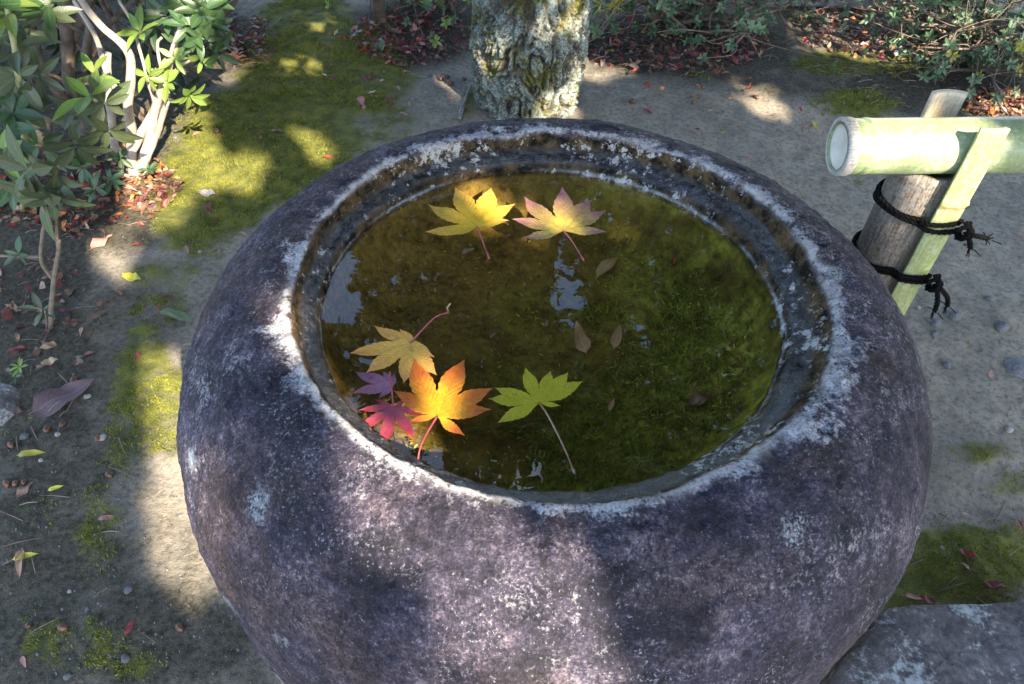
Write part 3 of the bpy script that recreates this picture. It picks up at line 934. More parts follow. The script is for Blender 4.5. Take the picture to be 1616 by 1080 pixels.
# ------------------------------------------------------------------ bamboo spout
def uvtube(P, r, k, a0=0.0, a1=2 * np.pi, thick=None):
    """open or closed bamboo shell with 'along' and 'round' coordinates; thick makes a solid shell of that wall"""
    P = np.asarray(P, float)
    r = np.broadcast_to(np.asarray(r, float), (len(P),))
    T, N, B = frames(P)
    full = abs(a1 - a0 - 2 * np.pi) < 1e-6
    th = np.linspace(a0, a1, k, endpoint=not full)
    D = np.cos(th)[None, :, None] * N[:, None] + np.sin(th)[None, :, None] * B[:, None]
    S = np.r_[0, np.cumsum(np.linalg.norm(np.diff(P, axis=0), axis=1))]
    n = len(P)
    Vo = P[:, None] + D * r[:, None, None]
    al = np.repeat(S[:, None], k, 1) * 10
    ro = np.broadcast_to(th[None] + 3.1, (n, k))
    F = grid_faces(n, k, full).tolist()
    V, A, Q = Vo.reshape(-1, 3), al.ravel(), ro.ravel()
    if thick:
        Vi = P[:, None] + D * (r[:, None, None] - thick)
        m = n * k
        V = np.concatenate([V, Vi.reshape(-1, 3)]); A = np.r_[A, A]; Q = np.r_[Q, Q]
        F += [[b + m for b in f[::-1]] for f in grid_faces(n, k, full).tolist()]
        kk = k if full else k - 1
        for c in range(kk):
            c2 = (c + 1) % k
            F.append([c2, c, m + c, m + c2])
            e = (n - 1) * k
            F.append([e + c, e + c2, m + e + c2, m + e + c])
        if not full:
            for i in range(n - 1):
                F.append([i * k, (i + 1) * k, m + (i + 1) * k, m + i * k])
                F.append([(i + 1) * k + k - 1, i * k + k - 1, m + i * k + k - 1, m + (i + 1) * k + k - 1])
    return V, F, {'along': A, 'round': Q}


ZP = .655
pe0, pe1 = at(1322, 232, ZP), at(1616, 229, ZP + .006)
PD = (pe1 - pe0) / np.linalg.norm(pe1 - pe0)
PR = .0308
pbase = pe0 * 1.0
pipe = thing('bamboo_pipe', pbase, 'thick green bamboo water pipe with its cut white end over the basin side', 'bamboo pipe')
L = 1.25
sS = np.unique(np.r_[0, .0015, .004, np.linspace(.006, .020, 5), .0215, .0235, .026, .029, np.linspace(.034, L, 90)])
rS = np.full(len(sS), PR)
rS[0] *= .975; rS[1] *= .992
rS += -.0012 * np.exp(-((sS - .0225) / .0016) ** 2) + .0012 * np.exp(-((sS - .0270) / .003) ** 2)
rS += .0016 * np.exp(-((sS - .50) / .006) ** 2) - .0012 * np.exp(-((sS - .488) / .003) ** 2)
rS *= 1 + .006 * np.sin(sS * 9)
V, F, A = uvtube(pe0 + sS[:, None] * PD, rS, 64, thick=.0050)
obj('culm', V, F, M['bamboo_green'], pipe, pbase, attrs=A)
# pale node ring at the cut end
sr = np.array([-.0008, .0000, .0012, .005, .0095, .0112, .0122])
rr_ = PR + np.array([-.0004, .0012, .0018, .0012, .0016, .0012, -.0004])
V, F, A = uvtube(pe0 + sr[:, None] * PD, rr_, 64, thick=.0042)
obj('cut_end', V, F, M['bamboo_rim'], pipe, pbase, attrs=A)
T_, N_, B_ = frames(np.array([pe0, pe0 + PD * .1]))
rad = np.linspace(0, PR - .0022, 12)
tt = np.linspace(0, 2 * np.pi, 48, endpoint=False)
q = rad / rad[-1]
V = pe0 + PD * (.0085 - .0080 * q ** 3.2)[:, None, None] + rad[:, None, None] * (np.cos(tt)[None, :, None] * N_[0] + np.sin(tt)[None, :, None] * B_[0])
obj('membrane', V.reshape(-1, 3), grid_faces(12, 48, True), M['bamboo_pith'], pipe, pbase)

# post with two lashed slats
def on_pipe_axis(px, py, z):
    return at(px, py, z)
pc = at(1478, 276, ZP - PR)              # where the post meets the pipe's underside
pc = pe0 + PD * ((pc - pe0) @ PD) + np.array([0, 0, -PR])
YP = np.array([-PD[1], PD[0], 0]); YP /= np.linalg.norm(YP)      # horizontal, across the pipe, away from the viewer
PRAD = .0375
post_b = np.array([pc[0] - .001, pc[1] + .012, 0])
post = thing('spout_post', post_b, 'weathered grey bamboo post with two split bamboo slats tied on by black rope', 'bamboo post')
zz = np.linspace(-.08, ZP - PR + .004, 60)
pr = PRAD * (1 + .02 * np.sin(zz * 11)) + .0016 * np.exp(-((zz - .30) / .006) ** 2)
V, F, A = uvtube(np.stack([np.full(60, post_b[0]), np.full(60, post_b[1]), zz], -1), pr, 56, thick=.008)
# cut grooves for the pipe: top edge follows the pipe's round
top = V[:, 2] > ZP - PR - .0015
obj('culm', V, F, M['bamboo_grey'], post, post_b, attrs=A)


def slat(center_dir, dist, z0, z1, radius, half, mat, node_z=None, shift=0.0):
    d = center_dir / np.linalg.norm(center_dir)
    n = 60
    z = np.linspace(z0, z1, n)
    ang = math.atan2(d[1], d[0])
    # arc centre so that the outer face bulges along d
    c = post_b[:2] + d[:2] * (dist - radius) + PD[:2] * shift
    th = np.linspace(-half, half, 22) + ang
    rr = np.full(n, radius)
    if node_z:
        rr += .0022 * np.exp(-((z - node_z) / .003) ** 2) - .0012 * np.exp(-((z - node_z + .007) / .002) ** 2)
    outer = np.stack([c[0] + rr[:, None] * np.cos(th), c[1] + rr[:, None] * np.sin(th), np.repeat(z[:, None], 22, 1)], -1)
    inner = np.stack([c[0] + (rr[:, None] - .0062) * np.cos(th), c[1] + (rr[:, None] - .0062) * np.sin(th), np.repeat(z[:, None], 22, 1)], -1)
    m = n * 22
    V = np.concatenate([outer.reshape(-1, 3), inner.reshape(-1, 3)])
    F = grid_faces(n, 22).tolist() + [[b + m for b in f[::-1]] for f in grid_faces(n, 22).tolist()]
    for q in range(21):
        F.append([q + 1, q, m + q, m + q + 1]); e = (n - 1) * 22
        F.append([e + q, e + q + 1, m + e + q + 1, m + e + q])
    for i in range(n - 1):
        F.append([i * 22, (i + 1) * 22, m + (i + 1) * 22, m + i * 22])
        F.append([(i + 1) * 22 + 21, i * 22 + 21, m + i * 22 + 21, m + (i + 1) * 22 + 21])
    al = np.tile(np.repeat(z * 10, 22), 2); ro = np.tile(np.tile(th, n), 2)
    nd = np.exp(-((al / 10 - (node_z or -9) + .005) / .0035) ** 2)
    return V, F, {'along': al, 'round': ro, 'node': nd}, np.array([c[0], c[1]])


GAP = PR + .0085
V, F, A, c1 = slat(-YP, GAP + .0135, .405, ZP + PR + .016, .040, .41, 0, ZP - PR - .018, .0170)
o = obj('slat', V, F, M['bamboo_slat'], post, post_b, attrs=A); o['label'] = 'pale green split bamboo slat in front of the pipe'
V, F, A, c2 = slat(YP, GAP + .0100, .40, ZP + PR + .009, .038, .60, 0, None, .011)
o = obj('slat', V, F, M['bamboo_tan'], post, post_b, attrs=A); o['label'] = 'dry tan split bamboo slat behind the pipe'


def rope(P, r=.0042, strands=3, pitch=.019, name='rope', parent=None):
    P = np.asarray(P, float)
    T, N, B = frames(P)
    S = np.r_[0, np.cumsum(np.linalg.norm(np.diff(P, axis=0), axis=1))]
    mb = MB()
    for s in range(strands):
        a = 2 * np.pi * (S / pitch + s / strands)
        Q = P + r * .52 * (np.cos(a)[:, None] * N + np.sin(a)[:, None] * B)
        mb.add(*tube(Q, r * .56, 6, True))
    # loose fibres
    rg = np.random.default_rng(len(P))
    for i in rg.integers(1, len(P) - 1, int(S[-1] / .006)):
        d = rg.normal(size=3); d /= np.linalg.norm(d)
        p = P[i] + d * r * .9
        mb.add(*tube(np.array([p, p + d * .002 + T[i] * .004, p + d * .0045 + T[i] * rg.uniform(-.002, .007)]), .00028, 3, False))
    V, F = mb.out()
    return obj(name, V, F, M['rope'], parent, post_b)


def loop_pts(z, tilt, pad, n=150):
    """a loop round post and both slats, resting on their outline"""
    pts = []
    th = np.linspace(0, 2 * np.pi, n)
    ring = []
    cs = [(post_b[:2], PRAD), (c1, .0405), (c2, .0385)]
    for a in th:
        d = np.array([math.cos(a), math.sin(a)])
        best = 0
        for c, rr in cs:
            q = c - post_b[:2]
            b = q @ d; disc = b * b - (q @ q - rr * rr)
            if disc > 0:
                if rr != PRAD:      # only the arc of the slat counts
                    hit = d * (b + math.sqrt(disc)) - q
                    dirv = (-YP[:2] if c is c1 else YP[:2])
                    if hit @ dirv / rr < math.cos(.48): continue
                best = max(best, b + math.sqrt(disc))
        ring.append(best + pad)
    ring = np.array(ring)
    for _ in range(4): ring = np.maximum(ring, (np.roll(ring, 1) + np.roll(ring, -1)) / 2)
    P = np.stack([post_b[0] + ring * np.cos(th), post_b[1] + ring * np.sin(th), z + tilt * np.cos(th - .6) + .0015 * np.sin(th * 3 + z * 50)], -1)
    return P


def knot(p, out, tails):
    mb = MB()
    out = out / np.linalg.norm(out)
    side = np.cross([0, 0, 1], out)
    up = np.array([0, 0, 1.0])
    def seg(pts, r=.0029, n=26):
        P = smooth_path(np.array(pts), n)
        T, N, B = frames(P)
        S = np.r_[0, np.cumsum(np.linalg.norm(np.diff(P, axis=0), axis=1))]
        for s in range(3):
            a = 2 * np.pi * (S / .018 + s / 3)
            mb.add(*tube(P + r * .52 * (np.cos(a)[:, None] * N + np.sin(a)[:, None] * B), r * .56, 6, True))
    c = p + out * .005
    seg([c - side * .012 + up * .004, c - side * .004 + up * .009 + out * .006, c + side * .006 + out * .010, c + side * .004 - up * .009 + out * .004, c - side * .004 - up * .010])
    seg([c + side * .014 - up * .002, c + side * .004 + up * .010 + out * .003, c - side * .006 + up * .003 + out * .012, c - side * .004 - up * .008 + out * .006, c + side * .006 - up * .010])
    seg([c + up * .012 - side * .002, c + out * .013, c - up * .012 + side * .001, c - out * .002])
    for t in tails:
        seg([c + out * .006] + [c + out * a + side * b + up * h for a, b, h in t], .0031, 34)
        e = c + out * t[-1][0] + side * t[-1][1] + up * t[-1][2]
        q = c + out * t[-2][0] + side * t[-2][1] + up * t[-2][2]
        d = (e - q) / np.linalg.norm(e - q)
        rg = np.random.default_rng(3)
        for _ in range(9):              # frayed end
            j = rg.normal(size=3) * .0028
            mb.add(*tube(np.array([e + j * .5, e + d * .004 + j, e + d * rg.uniform(.004, .008) + j * 1.4]), .0007, 3, False))
    return mb.out()


sd = np.array([PD[0], PD[1], 0])
for lv, (z, tilts, tails) in enumerate(((.577, ((.004, .0045), (-.004, -.0075)), (((.012, .008, -.003), (.016, .018, -.006), (.019, .030, -.011)), ((.009, .006, -.008), (.012, .010, -.015), (.014, .013, -.022)))),
                                        (.497, ((.003, .002), (-.002, -.0065)), (((.012, .004, -.012), (.016, .008, -.026), (.018, .010, -.040)), ((.012, .014, -.012), (.018, .024, -.024), (.020, .030, -.038)))))):
    first = None
    for ti, (tl, dz) in enumerate(tilts):
        ro_ = rope(loop_pts(z + dz, tl, .0032), .0030, parent=post)
        first = first or ro_
        if ti == 0: ro_['label'] = 'black twisted rope round the post, ' + ('upper' if lv == 0 else 'lower') + ' lashing'
    a = math.atan2((-YP)[1], (-YP)[0]) + .50
    th = np.linspace(0, 2 * np.pi, 150)
    Lp = loop_pts(z, 0, .0055)
    i = int(np.argmin(np.abs((th - a + np.pi) % (2 * np.pi) - np.pi)))
    V, F = knot(Lp[i], np.array([math.cos(a), math.sin(a), 0]), tails)
    me = mesh('knot', V - post_b, F, M['rope'])
    kn = link('knot', me, first, loc=(0, 0, 0))

# ------------------------------------------------------------------ stones
def boulder(name, c, size, mat, seed, label, cat, group=None, flat=0.0, rot=0.0, n=40, rough=.12, parent=None):
    th = np.linspace(0, 2 * np.pi, n * 2, endpoint=False)
    ph = np.linspace(-np.pi / 2, np.pi / 2, n)
    e = 1 - flat
    D = np.stack([np.cos(ph)[:, None] * np.cos(th), np.cos(ph)[:, None] * np.sin(th), np.repeat(np.sin(ph)[:, None], 2 * n, 1)], -1)
    W = np.sign(D) * np.abs(D) ** e if flat else D
    W = W * (1 + rough * fbm(D * 1.7 + seed, seed, 3)[..., None] + rough * .35 * fbm(D * 6 + seed, seed + 5, 3)[..., None])
    W = W * np.array(size)
    cr_, sr_ = math.cos(rot), math.sin(rot)
    X = W[..., 0] * cr_ - W[..., 1] * sr_; Y = W[..., 0] * sr_ + W[..., 1] * cr_
    V = np.stack([X, Y, W[..., 2]], -1).reshape(-1, 3) + np.array(c)
    o = obj(name, V, grid_faces(n, 2 * n, True), mat, base=c)
    return tag(o, label, cat, group)


# lichened slab, built from the outline of its top
def build_slab():
    zt = .105
    outl = [at(*q, zt) for q in ((1385, 985), (1398, 962), (1450, 953), (1530, 950), (1616, 947), (1760, 950), (1790, 1050), (1740, 1200), (1560, 1260), (1330, 1240), (1270, 1160), (1300, 1090), (1345, 1030))]
    P = smooth_path(np.array(outl + [outl[0]]), 160)[:-1]
    c = P.mean(0)
    n = len(P)
    rows = []
    for f, z in ((1.01, -.03), (1.02, .03), (1.015, .075), (1.0, .094), (.985, .101), (.96, .105), (.9, .107), (.8, .109), (.7, .110), (.6, .111), (.5, .111), (.4, .111), (.3, .111), (.2, .11), (.1, .11), (.01, .11)):
        q = c + (P - c) * f
        q = q.copy(); q[:, 2] = z
        rows.append(q)
    V = np.array(rows)
    V2 = np.concatenate([np.array([V[i] * (1 - t) + V[i + 1] * t for t in np.linspace(0, 1, 6, endpoint=False)]) for i in range(len(V) - 1)] + [V[-1:]])
    V2[..., 2] += .006 * fbm(V2 * 9, 4, 3) + .0025 * fbm(V2 * 45, 8, 3)
    V2[..., :2] += .006 * np.stack([fbm(V2 * 14, 14, 3), fbm(V2 * 14, 18, 3)], -1)
    o = obj('stone_slab', V2.reshape(-1, 3), grid_faces(len(V2), n, True), M['slab'], base=(c[0], c[1], 0))
    tag(o, 'flat dark stone slab with pale lichen beside the basin foot', 'stone slab')


build_slab()
boulder('boulder', gat(-14, 645) + [0, 0, -.006], (.05, .06, .03), M['slab'], 3, 'rounded grey stone half buried at the shrub foot', 'stone')
boulder('flat_stone', gat(1612, 582) + [0, 0, -.002], (.035, .028, .012), M['pebble'], 5, 'pale flat stone sunk in the grey path', 'stone')
# pale paving slab beyond the back hedge
def build_paving():
    c = at(1290, -8) + np.array([0, .03, .03])
    x, y, h = .22, .14, .035
    mb = MB()
    import bmesh
    bm = bmesh.new()
    bmesh.ops.create_cube(bm, size=1)
    bmesh.ops.scale(bm, vec=(2 * x, 2 * y, 2 * h), verts=bm.verts)
    bmesh.ops.bevel(bm, geom=bm.edges[:], offset=.008, segments=2, affect='EDGES')
    bm.verts.ensure_lookup_table()
    V = np.array([v.co[:] for v in bm.verts]) + c
    F = [[v.index for v in f.verts] for f in bm.faces]
    bm.free()
    o = obj('paving_stone', V, F, M['paving'], base=c, smooth=False)
    tag(o, 'pale grey paving stone beyond the back hedge', 'paving stone')


build_paving()

# ------------------------------------------------------------------ leaf meshes
def oval_leaf(n=9, w=.30, curl=.10, fold=.15, tipw=1.0, serr=0.0, wave=0.0, seed=0, stem=.10, blunt=.62):
    """unit leaf along +X from the petiole at 0; 5 points across"""
    rg = np.random.default_rng(seed)
    t = np.linspace(0, 1, n)
    prof = np.sin(np.pi * t ** blunt) ** .85
    prof[0] = .04; prof[-1] = .02
    ww = w * prof * .5
    lat = np.array([-1, -.5, 0, .5, 1])
    X = np.repeat(t[:, None], 5, 1)
    Y = ww[:, None] * lat[None]
    if serr:
        Y[:, (0, 4)] *= 1 + serr * np.where(np.arange(n) % 2, 1, -1)[:, None]
    Z = fold * np.abs(Y) - curl * t[:, None] ** 2 + wave * ww[:, None] * np.sin(t[:, None] * 9 + lat[None] * 1.5 + seed)
    V = np.stack([X * (1 - stem) + stem, Y, Z], -1).reshape(-1, 3)
    F = grid_faces(n, 5).tolist()
    L, A = np.tile(np.abs(lat), n), np.repeat(t, 5)
    if stem > .02:
        k = len(V)
        V = np.concatenate([V, [[0, -.008, .0], [0, .008, 0], [stem + .02, .008, 0.002], [stem + .02, -.008, 0.002]]])
        F.append([k, k + 3, k + 2, k + 1]); L = np.r_[L, 0, 0, 0, 0]; A = np.r_[A, 0, 0, 0, 0]
    return V, F, {'lat': L, 'along': A}


def maple_leaf(tips, sinus=.42, width=.26, rows=14, latn=3, curl=.05, seed=0, serr=.05, drawn=.72):
    """palmate leaf about the origin; tips: 2-D lobe tips in order round the leaf"""
    rg = np.random.default_rng(seed)
    tips = np.asarray(tips, float)
    ang = np.unwrap(np.arctan2(tips[:, 1], tips[:, 0]))
    if ang[-1] < ang[0]: tips = tips[::-1]; ang = ang[::-1]
    ln = np.hypot(*tips.T)
    m = len(tips)
    sa, sl = [ang[0] - .30], [ln[0] * .16]
    for i in range(m - 1):
        sa.append(.5 * (ang[i] + ang[i + 1])); sl.append(min(ln[i], ln[i + 1]) * sinus * (.75 if abs(ang[i + 1] - ang[i]) > .8 else 1))
    sa.append(ang[-1] + .30); sl.append(ln[-1] * .16)
    Vs, Fs, L, A = [], [], [], []
    off = 0
    for i in range(m):
        d = tips[i] / ln[i]
        n = np.array([-d[1], d[0]])
        s = np.linspace(0, 1, rows)
        mid = s[:, None] * tips[i] + (n * .05 * ln[i] * rg.normal())[None] * (s ** 2 * (1 - s) * 3)[:, None]
        for side, (a, l) in ((-1, (sa[i], sl[i])), (1, (sa[i + 1], sl[i + 1]))):
            S = np.array([math.cos(a), math.sin(a)]) * l
            s0 = max(.02, min(.8, (S @ d) / ln[i]))          # where the sinus sits along the lobe
            w0 = abs(S @ n)
            wm = max(w0 * 1.0, width * ln[i] * .62)
            q = np.clip((s - s0) / (1 - s0), 0, 1)
            wb = max(w0 * 1.12, wm)
            wout = np.interp(q, [0, .12, .30, .50, .68, .82, .92, 1], [w0, w0 * .55 + wb * .47, wb, wb * .93, wb * .64, wb * .30, wb * .09, 0])
            wout[1:-1] *= 1 + serr * np.where(np.arange(rows - 2) % 2, 1, -1) * (q[1:-1] > 0)
            wout[-1] = 0
            E = np.where((s <= s0)[:, None], S[None] * (s / s0)[:, None], mid + side * n[None] * wout[:, None])
            f = np.linspace(0, 1, latn + 1)
            G = mid[:, None] * (1 - f[None, :, None]) + E[:, None] * f[None, :, None]
            Vs.append(np.concatenate([G, np.zeros(G.shape[:2] + (1,))], -1).reshape(-1, 3))
            gf = grid_faces(rows, latn + 1)
            Fs += ((gf if side > 0 else gf[:, ::-1]) + off).tolist()
            L.append(np.tile(f, rows)); A.append(np.repeat(s, latn + 1))
            off += rows * (latn + 1)
    V = np.concatenate(Vs); L = np.concatenate(L); A = np.concatenate(A)
    sc = ln.max()
    # weld
    key = np.round(V[:, :2] / (sc * 1e-4)).astype(np.int64)
    _, idx, inv = np.unique(key, axis=0, return_index=True, return_inverse=True)
    inv = inv.ravel()
    V, L, A = V[idx], L[idx], A[idx]
    F = []
    for f in Fs:
        g_ = []
        for i in (inv[j] for j in f):
            if i not in g_: g_.append(int(i))
        if len(g_) > 2: F.append(g_)
    rr = np.hypot(V[:, 0], V[:, 1]) / sc
    V[:, 2] = sc * (curl * rr ** 2 * fbm(V / sc * 2.2 + seed, seed, 2) * 3 + .035 * L * rr * (1 - rr) + .012 * fbm(V / sc * 7, seed + 3, 2))
    return V, F, {'lat': L, 'along': A}


# ------------------------------------------------------------------ maple leaves on the water
FLOAT = [
    ('yellow maple leaf floating near the back wall of the basin', (752.5, 358.5), ((710, 373), (669, 365), (674, 324), (718, 295), (775, 295), (814, 320), (804, 348)), ((760, 380), (772, 408)),
     maple_mat('yellow_maple', (0.72, 0.46, 0.030), (0.62, 0.36, 0.07), (0.52, 0.46, 0.05)), 'petiole', .0015),
    ('yellow maple leaf with pinkish mauve lobes floating near the back wall', (889, 365), ((825, 377), (807, 346), (827, 312), (886, 300), (934, 314), (957, 331), (958, 364.5)), ((903, 385), (921, 411)),
     maple_mat('pink_yellow_maple', (0.60, 0.46, 0.07), (0.42, 0.19, 0.17), None, edge=.62), 'petiole', .0015),
    ('dull tan maple leaf with a long red stalk floating on the left', (647, 542), ((590, 513), (551, 557), (577, 590), (637, 607), (690, 595), (687, 564), (631, 519)), ((668, 522), (688, 503), (708, 493)),
     maple_mat('tan_maple', (0.78, 0.45, 0.075), (0.70, 0.34, 0.08), (0.30, 0.15, 0.05)), 'petiole', .0018),
    ('small mauve maple leaf half hidden above the red pink one', (621, 610), ((598, 630), (555, 620), (559, 585), (604, 586), (622, 590)), (),
     maple_mat('mauve_maple', (0.34, 0.16, 0.24), (0.26, 0.10, 0.17)), 'petiole', .0012),
    ('red pink maple leaf floating against the orange one', (620.5, 642), ((645.5, 630), (672, 654), (654, 695.5), (601, 710), (555, 679), (565, 649), (591, 631)), ((618, 612), (615, 588)),
     maple_mat('red_pink_maple', (0.40, 0.085, 0.13), (0.42, 0.035, 0.06)), 'petiole', .0022),
    ('bright orange and yellow maple leaf floating in the left cluster', (690, 657), ((647, 666), (620.5, 617), (654, 567), (734, 565), (779, 611), (777, 647), (734, 688)), ((672, 690), (662, 715), (658, 742)),
     maple_mat('orange_maple', (0.78, 0.46, 0.020), (0.56, 0.14, 0.020), None, edge=.46), 'petiole', .0036),
    ('lime green maple leaf floating just under the water near the front', (851.5, 636), ((784, 667), (770, 628), (780, 612), (829, 579), (869, 585), (897, 588), (921, 601), (884, 641)), ((866, 662), (890, 710), (906.6, 747.6)),
     maple_mat('green_maple', (0.58, 0.56, 0.05), (0.58, 0.56, 0.06)), 'petiole_pale', -.0035),
]
for fi, (lab, b, tips, stem, mat, pm, dz) in enumerate(FLOAT):
    z = ZW + dz
    o3 = at(*b, z)
    t2 = np.array([(at(*q, z) - o3)[:2] for q in tips])
    V, F, A = maple_leaf(t2, sinus=.37 if fi != 4 else .28, width=.25 if fi != 4 else .20, rows=18, latn=4, curl=.030 if dz > 0 else .02, seed=30 + fi)
    V[:, 2] = np.clip(V[:, 2] - V[:, 2].mean(), -.0012 if dz > 0 else -.003, .006 if dz > 0 else .002)
    t = thing('maple_leaf', o3, lab, 'leaf', 'maple leaves on the water')
    obj('blade', V + o3, F, mat, t, o3, attrs=A)
    if stem:
        P = smooth_path(np.array([o3] + [at(*q, z + .001) for q in stem]), 20)
        P[:, 2] += .003 * np.sin(np.linspace(0, np.pi, 20))
        V, F = tube(P, np.r_[np.linspace(.0010, .0007, 17), .0009, .0013, .0013], 6)
        obj('stalk', V, F, M[pm], t, o3)
    if fi == 2:                          # papery scrap at the end of the stalk
        e = at(708, 493, z)
        P = smooth_path(np.array([e, at(706, 486, z), at(711, 479, z + .002)]), 8)
        V, F = tube(P, .0008, 4)
        obj('stalk_end', V, F, M['dead_tan'], t, o3)

# ------------------------------------------------------------------ sunken debris
def place_leaf(name, me, mat, p, yaw, size, label, cat='leaf', group=None, tilt=0.0, roll=0.0):
    o = bpy.data.objects.new(name, me)
    COL.objects.link(o)
    if len(me.materials) == 0: me.materials.append(mat)
    o.material_slots[0].link = 'OBJECT'
    o.material_slots[0].material = mat
    o.matrix_basis = Matrix.Translation([float(c) for c in p]) @ Matrix.Rotation(yaw, 4, 'Z') @ Matrix.Rotation(tilt, 4, 'Y') @ Matrix.Rotation(roll, 4, 'X') @ Matrix.Diagonal((size, size, size, 1))
    return tag(o, label, cat, group)


OV = []
for s in range(6):
    V, F, A = oval_leaf(9, (.34, .40, .30, .46, .36, .5)[s], (.12, -.12, .25, .05, .3, -.06)[s], (.3, .1, .6, .2, .9, .15)[s], serr=(0, 0, 0, .06, 0, .05)[s], wave=(.2, .5, .3, .4, .6, .2)[s], seed=s, stem=.06)
    OV.append(mesh('fallen_leaf', V, F, [M['dead_brown']], attrs=A))
MP = []
for s in range(4):
    rg = np.random.default_rng(80 + s)
    an = np.radians(np.array([-118, -80, -40, 0, 40, 80, 118]) + rg.normal(size=7) * 6)
    ln = np.array([.45, .78, .95, 1.0, .95, .78, .45]) * rg.uniform(.85, 1.1, 7) * .5
    V, F, A = maple_leaf(np.stack([ln * np.cos(an), ln * np.sin(an)], -1), rows=6, latn=1, curl=.35, seed=50 + s, serr=0)
    k = len(V)
    V = np.concatenate([V, [[0, -.008, 0], [0, .008, 0], [-.3, .006, .04], [-.3, -.006, .04]]]); F.append([k, k + 1, k + 2, k + 3])
    A = {q: np.r_[a, 0, 0, 0, 0] for q, a in A.items()}
    MP.append(mesh('fallen_maple_leaf', V, F, [M['dead_red']], attrs=A))

zb = lambda r: ZR + R * float(np.interp(r / R, [0, .3, .5, .6, .69, .76, .81, .842, .876], [-.43, -.424, -.41, -.395, -.37, -.335, -.295, -.255, -.185]))


def sunk(px, py):
    z = ZR - .40 * R
    for _ in range(8):
        p = at(px, py, z); z = zb(math.hypot(p[0] - CX, p[1] - CY)) + .006
    return at(px, py, z)


for (px, py, col, s, yaw, mi, lab) in ((926, 560, 'tan', .042, 1.9, 1, 'larger tan leaf sunk on the basin floor'), (968, 552, 'tan', .036, 1.3, 0, 'narrow tan leaf sunk beside a larger tan one'),
                                       (1032, 322, 'tan', .036, 2.8, 3, 'curled tan leaf sunk below the back wall'), (961, 650, 'tan', .018, 1.2, 2, 'small tan leaf scrap sunk right of the green leaf'), (728, 399, 'grey', .018, .1, 5, 'pale grey leaf scrap under the yellow leaf'),
                                       (1064, 417, 'red', .015, 1.5, 0, 'tiny red leaf scrap sunk in green algae'), (1083, 640, 'brown', .04, .3, 4, 'dark brown leaf sunk in the bright algae'),
                                       (940, 440, 'tan', .05, .9, 2, 'long tan leaf shape standing in for a branch reflection mid basin')):  # last one is a leaf shape added in place of a branch's reflection
    place_leaf('sunken_leaf', OV[mi], M['dead_' + col], sunk(px, py), yaw, s, lab, group='leaves sunk in the basin', tilt=-.3)

# algae on the basin floor
rg = np.random.default_rng(91)
n = 11000
rr = np.sqrt(rg.random(n)) * .83; aa = rg.random(n) * 2 * np.pi
Q = np.stack([rr * np.cos(aa), rr * np.sin(aa), 0 * rr], -1)
keep = (Q[:, 0] * .9 - Q[:, 1] * .35 + .5 * fbm(Q * 5, 90, 3)) > .12 + .2 * rg.random(n)
Q = Q[keep]
P = Q * R + np.array([CX, CY, 0])
P[:, 2] = [zb(r) + .001 for r in np.hypot(Q[:, 0], Q[:, 1]) * R]
a_ = leafcloud(P, .0105, 'algae', M['algae'], None, (CX, CY, ZR - .13), nrm=np.tile([[0, 0, .5]], (len(P), 1)), seed=17, elong=6)
tag(a_, 'bright green algae threads on the basin floor', kind='stuff')

# flecks of bark, rotted leaf and silt among the algae
rg = np.random.default_rng(92)
for nm, n, sz, mt, lab in (('silt', 1700, .0055, 'leaf_yellowing', 'pale olive flecks of rotted leaf on the basin floor'), ('silt', 1100, .008, 'dead_brown', 'dark brown flecks of rotted leaf on the basin floor')):
    rr = np.sqrt(rg.random(n)) * .80; aa = rg.random(n) * 2 * np.pi
    Q = np.stack([rr * np.cos(aa), rr * np.sin(aa), 0 * rr], -1)
    Q = Q[fbm(Q * 6, 95 + int(sz * 1000), 3) + .25 * rg.normal(size=n) > .0]
    P = Q * R + np.array([CX - .03 * R, CY, 0])
    P[:, 2] = [zb(r) + .003 for r in np.hypot(Q[:, 0], Q[:, 1]) * R]
    tag(leafcloud(P, sz, nm, M[mt], None, (CX, CY, ZR - .13), nrm=np.tile([[0, 0, .12]], (len(P), 1)), seed=int(sz * 5000), elong=2.4), lab, kind='stuff')

# ------------------------------------------------------------------ shrubs
BL = {}
for k, (w, c, f, bl) in {'a': (.34, .16, .25, .72), 'b': (.30, .30, .35, .75), 'c': (.36, .05, .20, .70), 's': (.46, .10, .30, .78)}.items():
    V, F, A = oval_leaf(8 if k != 's' else 5, w, c, f, seed=ord(k), stem=.07, blunt=bl + .25)
    BL[k] = mesh('leaf', V, F, [M['leaf_dark']], attrs=A)


def leaf_part(root, base, p, d, up, size, mat, k):
    d = Vector(d).normalized(); up = Vector(up)
    s = up.cross(d)
    if s.length < 1e-4: s = Vector((1, 0, 0)).cross(d)
    s.normalize(); n = d.cross(s)
    m4 = Matrix(((d.x * size, s.x * size, n.x * size, p[0] - base[0]), (d.y * size, s.y * size, n.y * size, p[1] - base[1]), (d.z * size, s.z * size, n.z * size, p[2] - base[2]), (0, 0, 0, 1)))
    o = link('leaf', BL[k], root, mat4=m4)
    o.material_slots[0].link = 'OBJECT'
    o.material_slots[0].material = mat
    return o


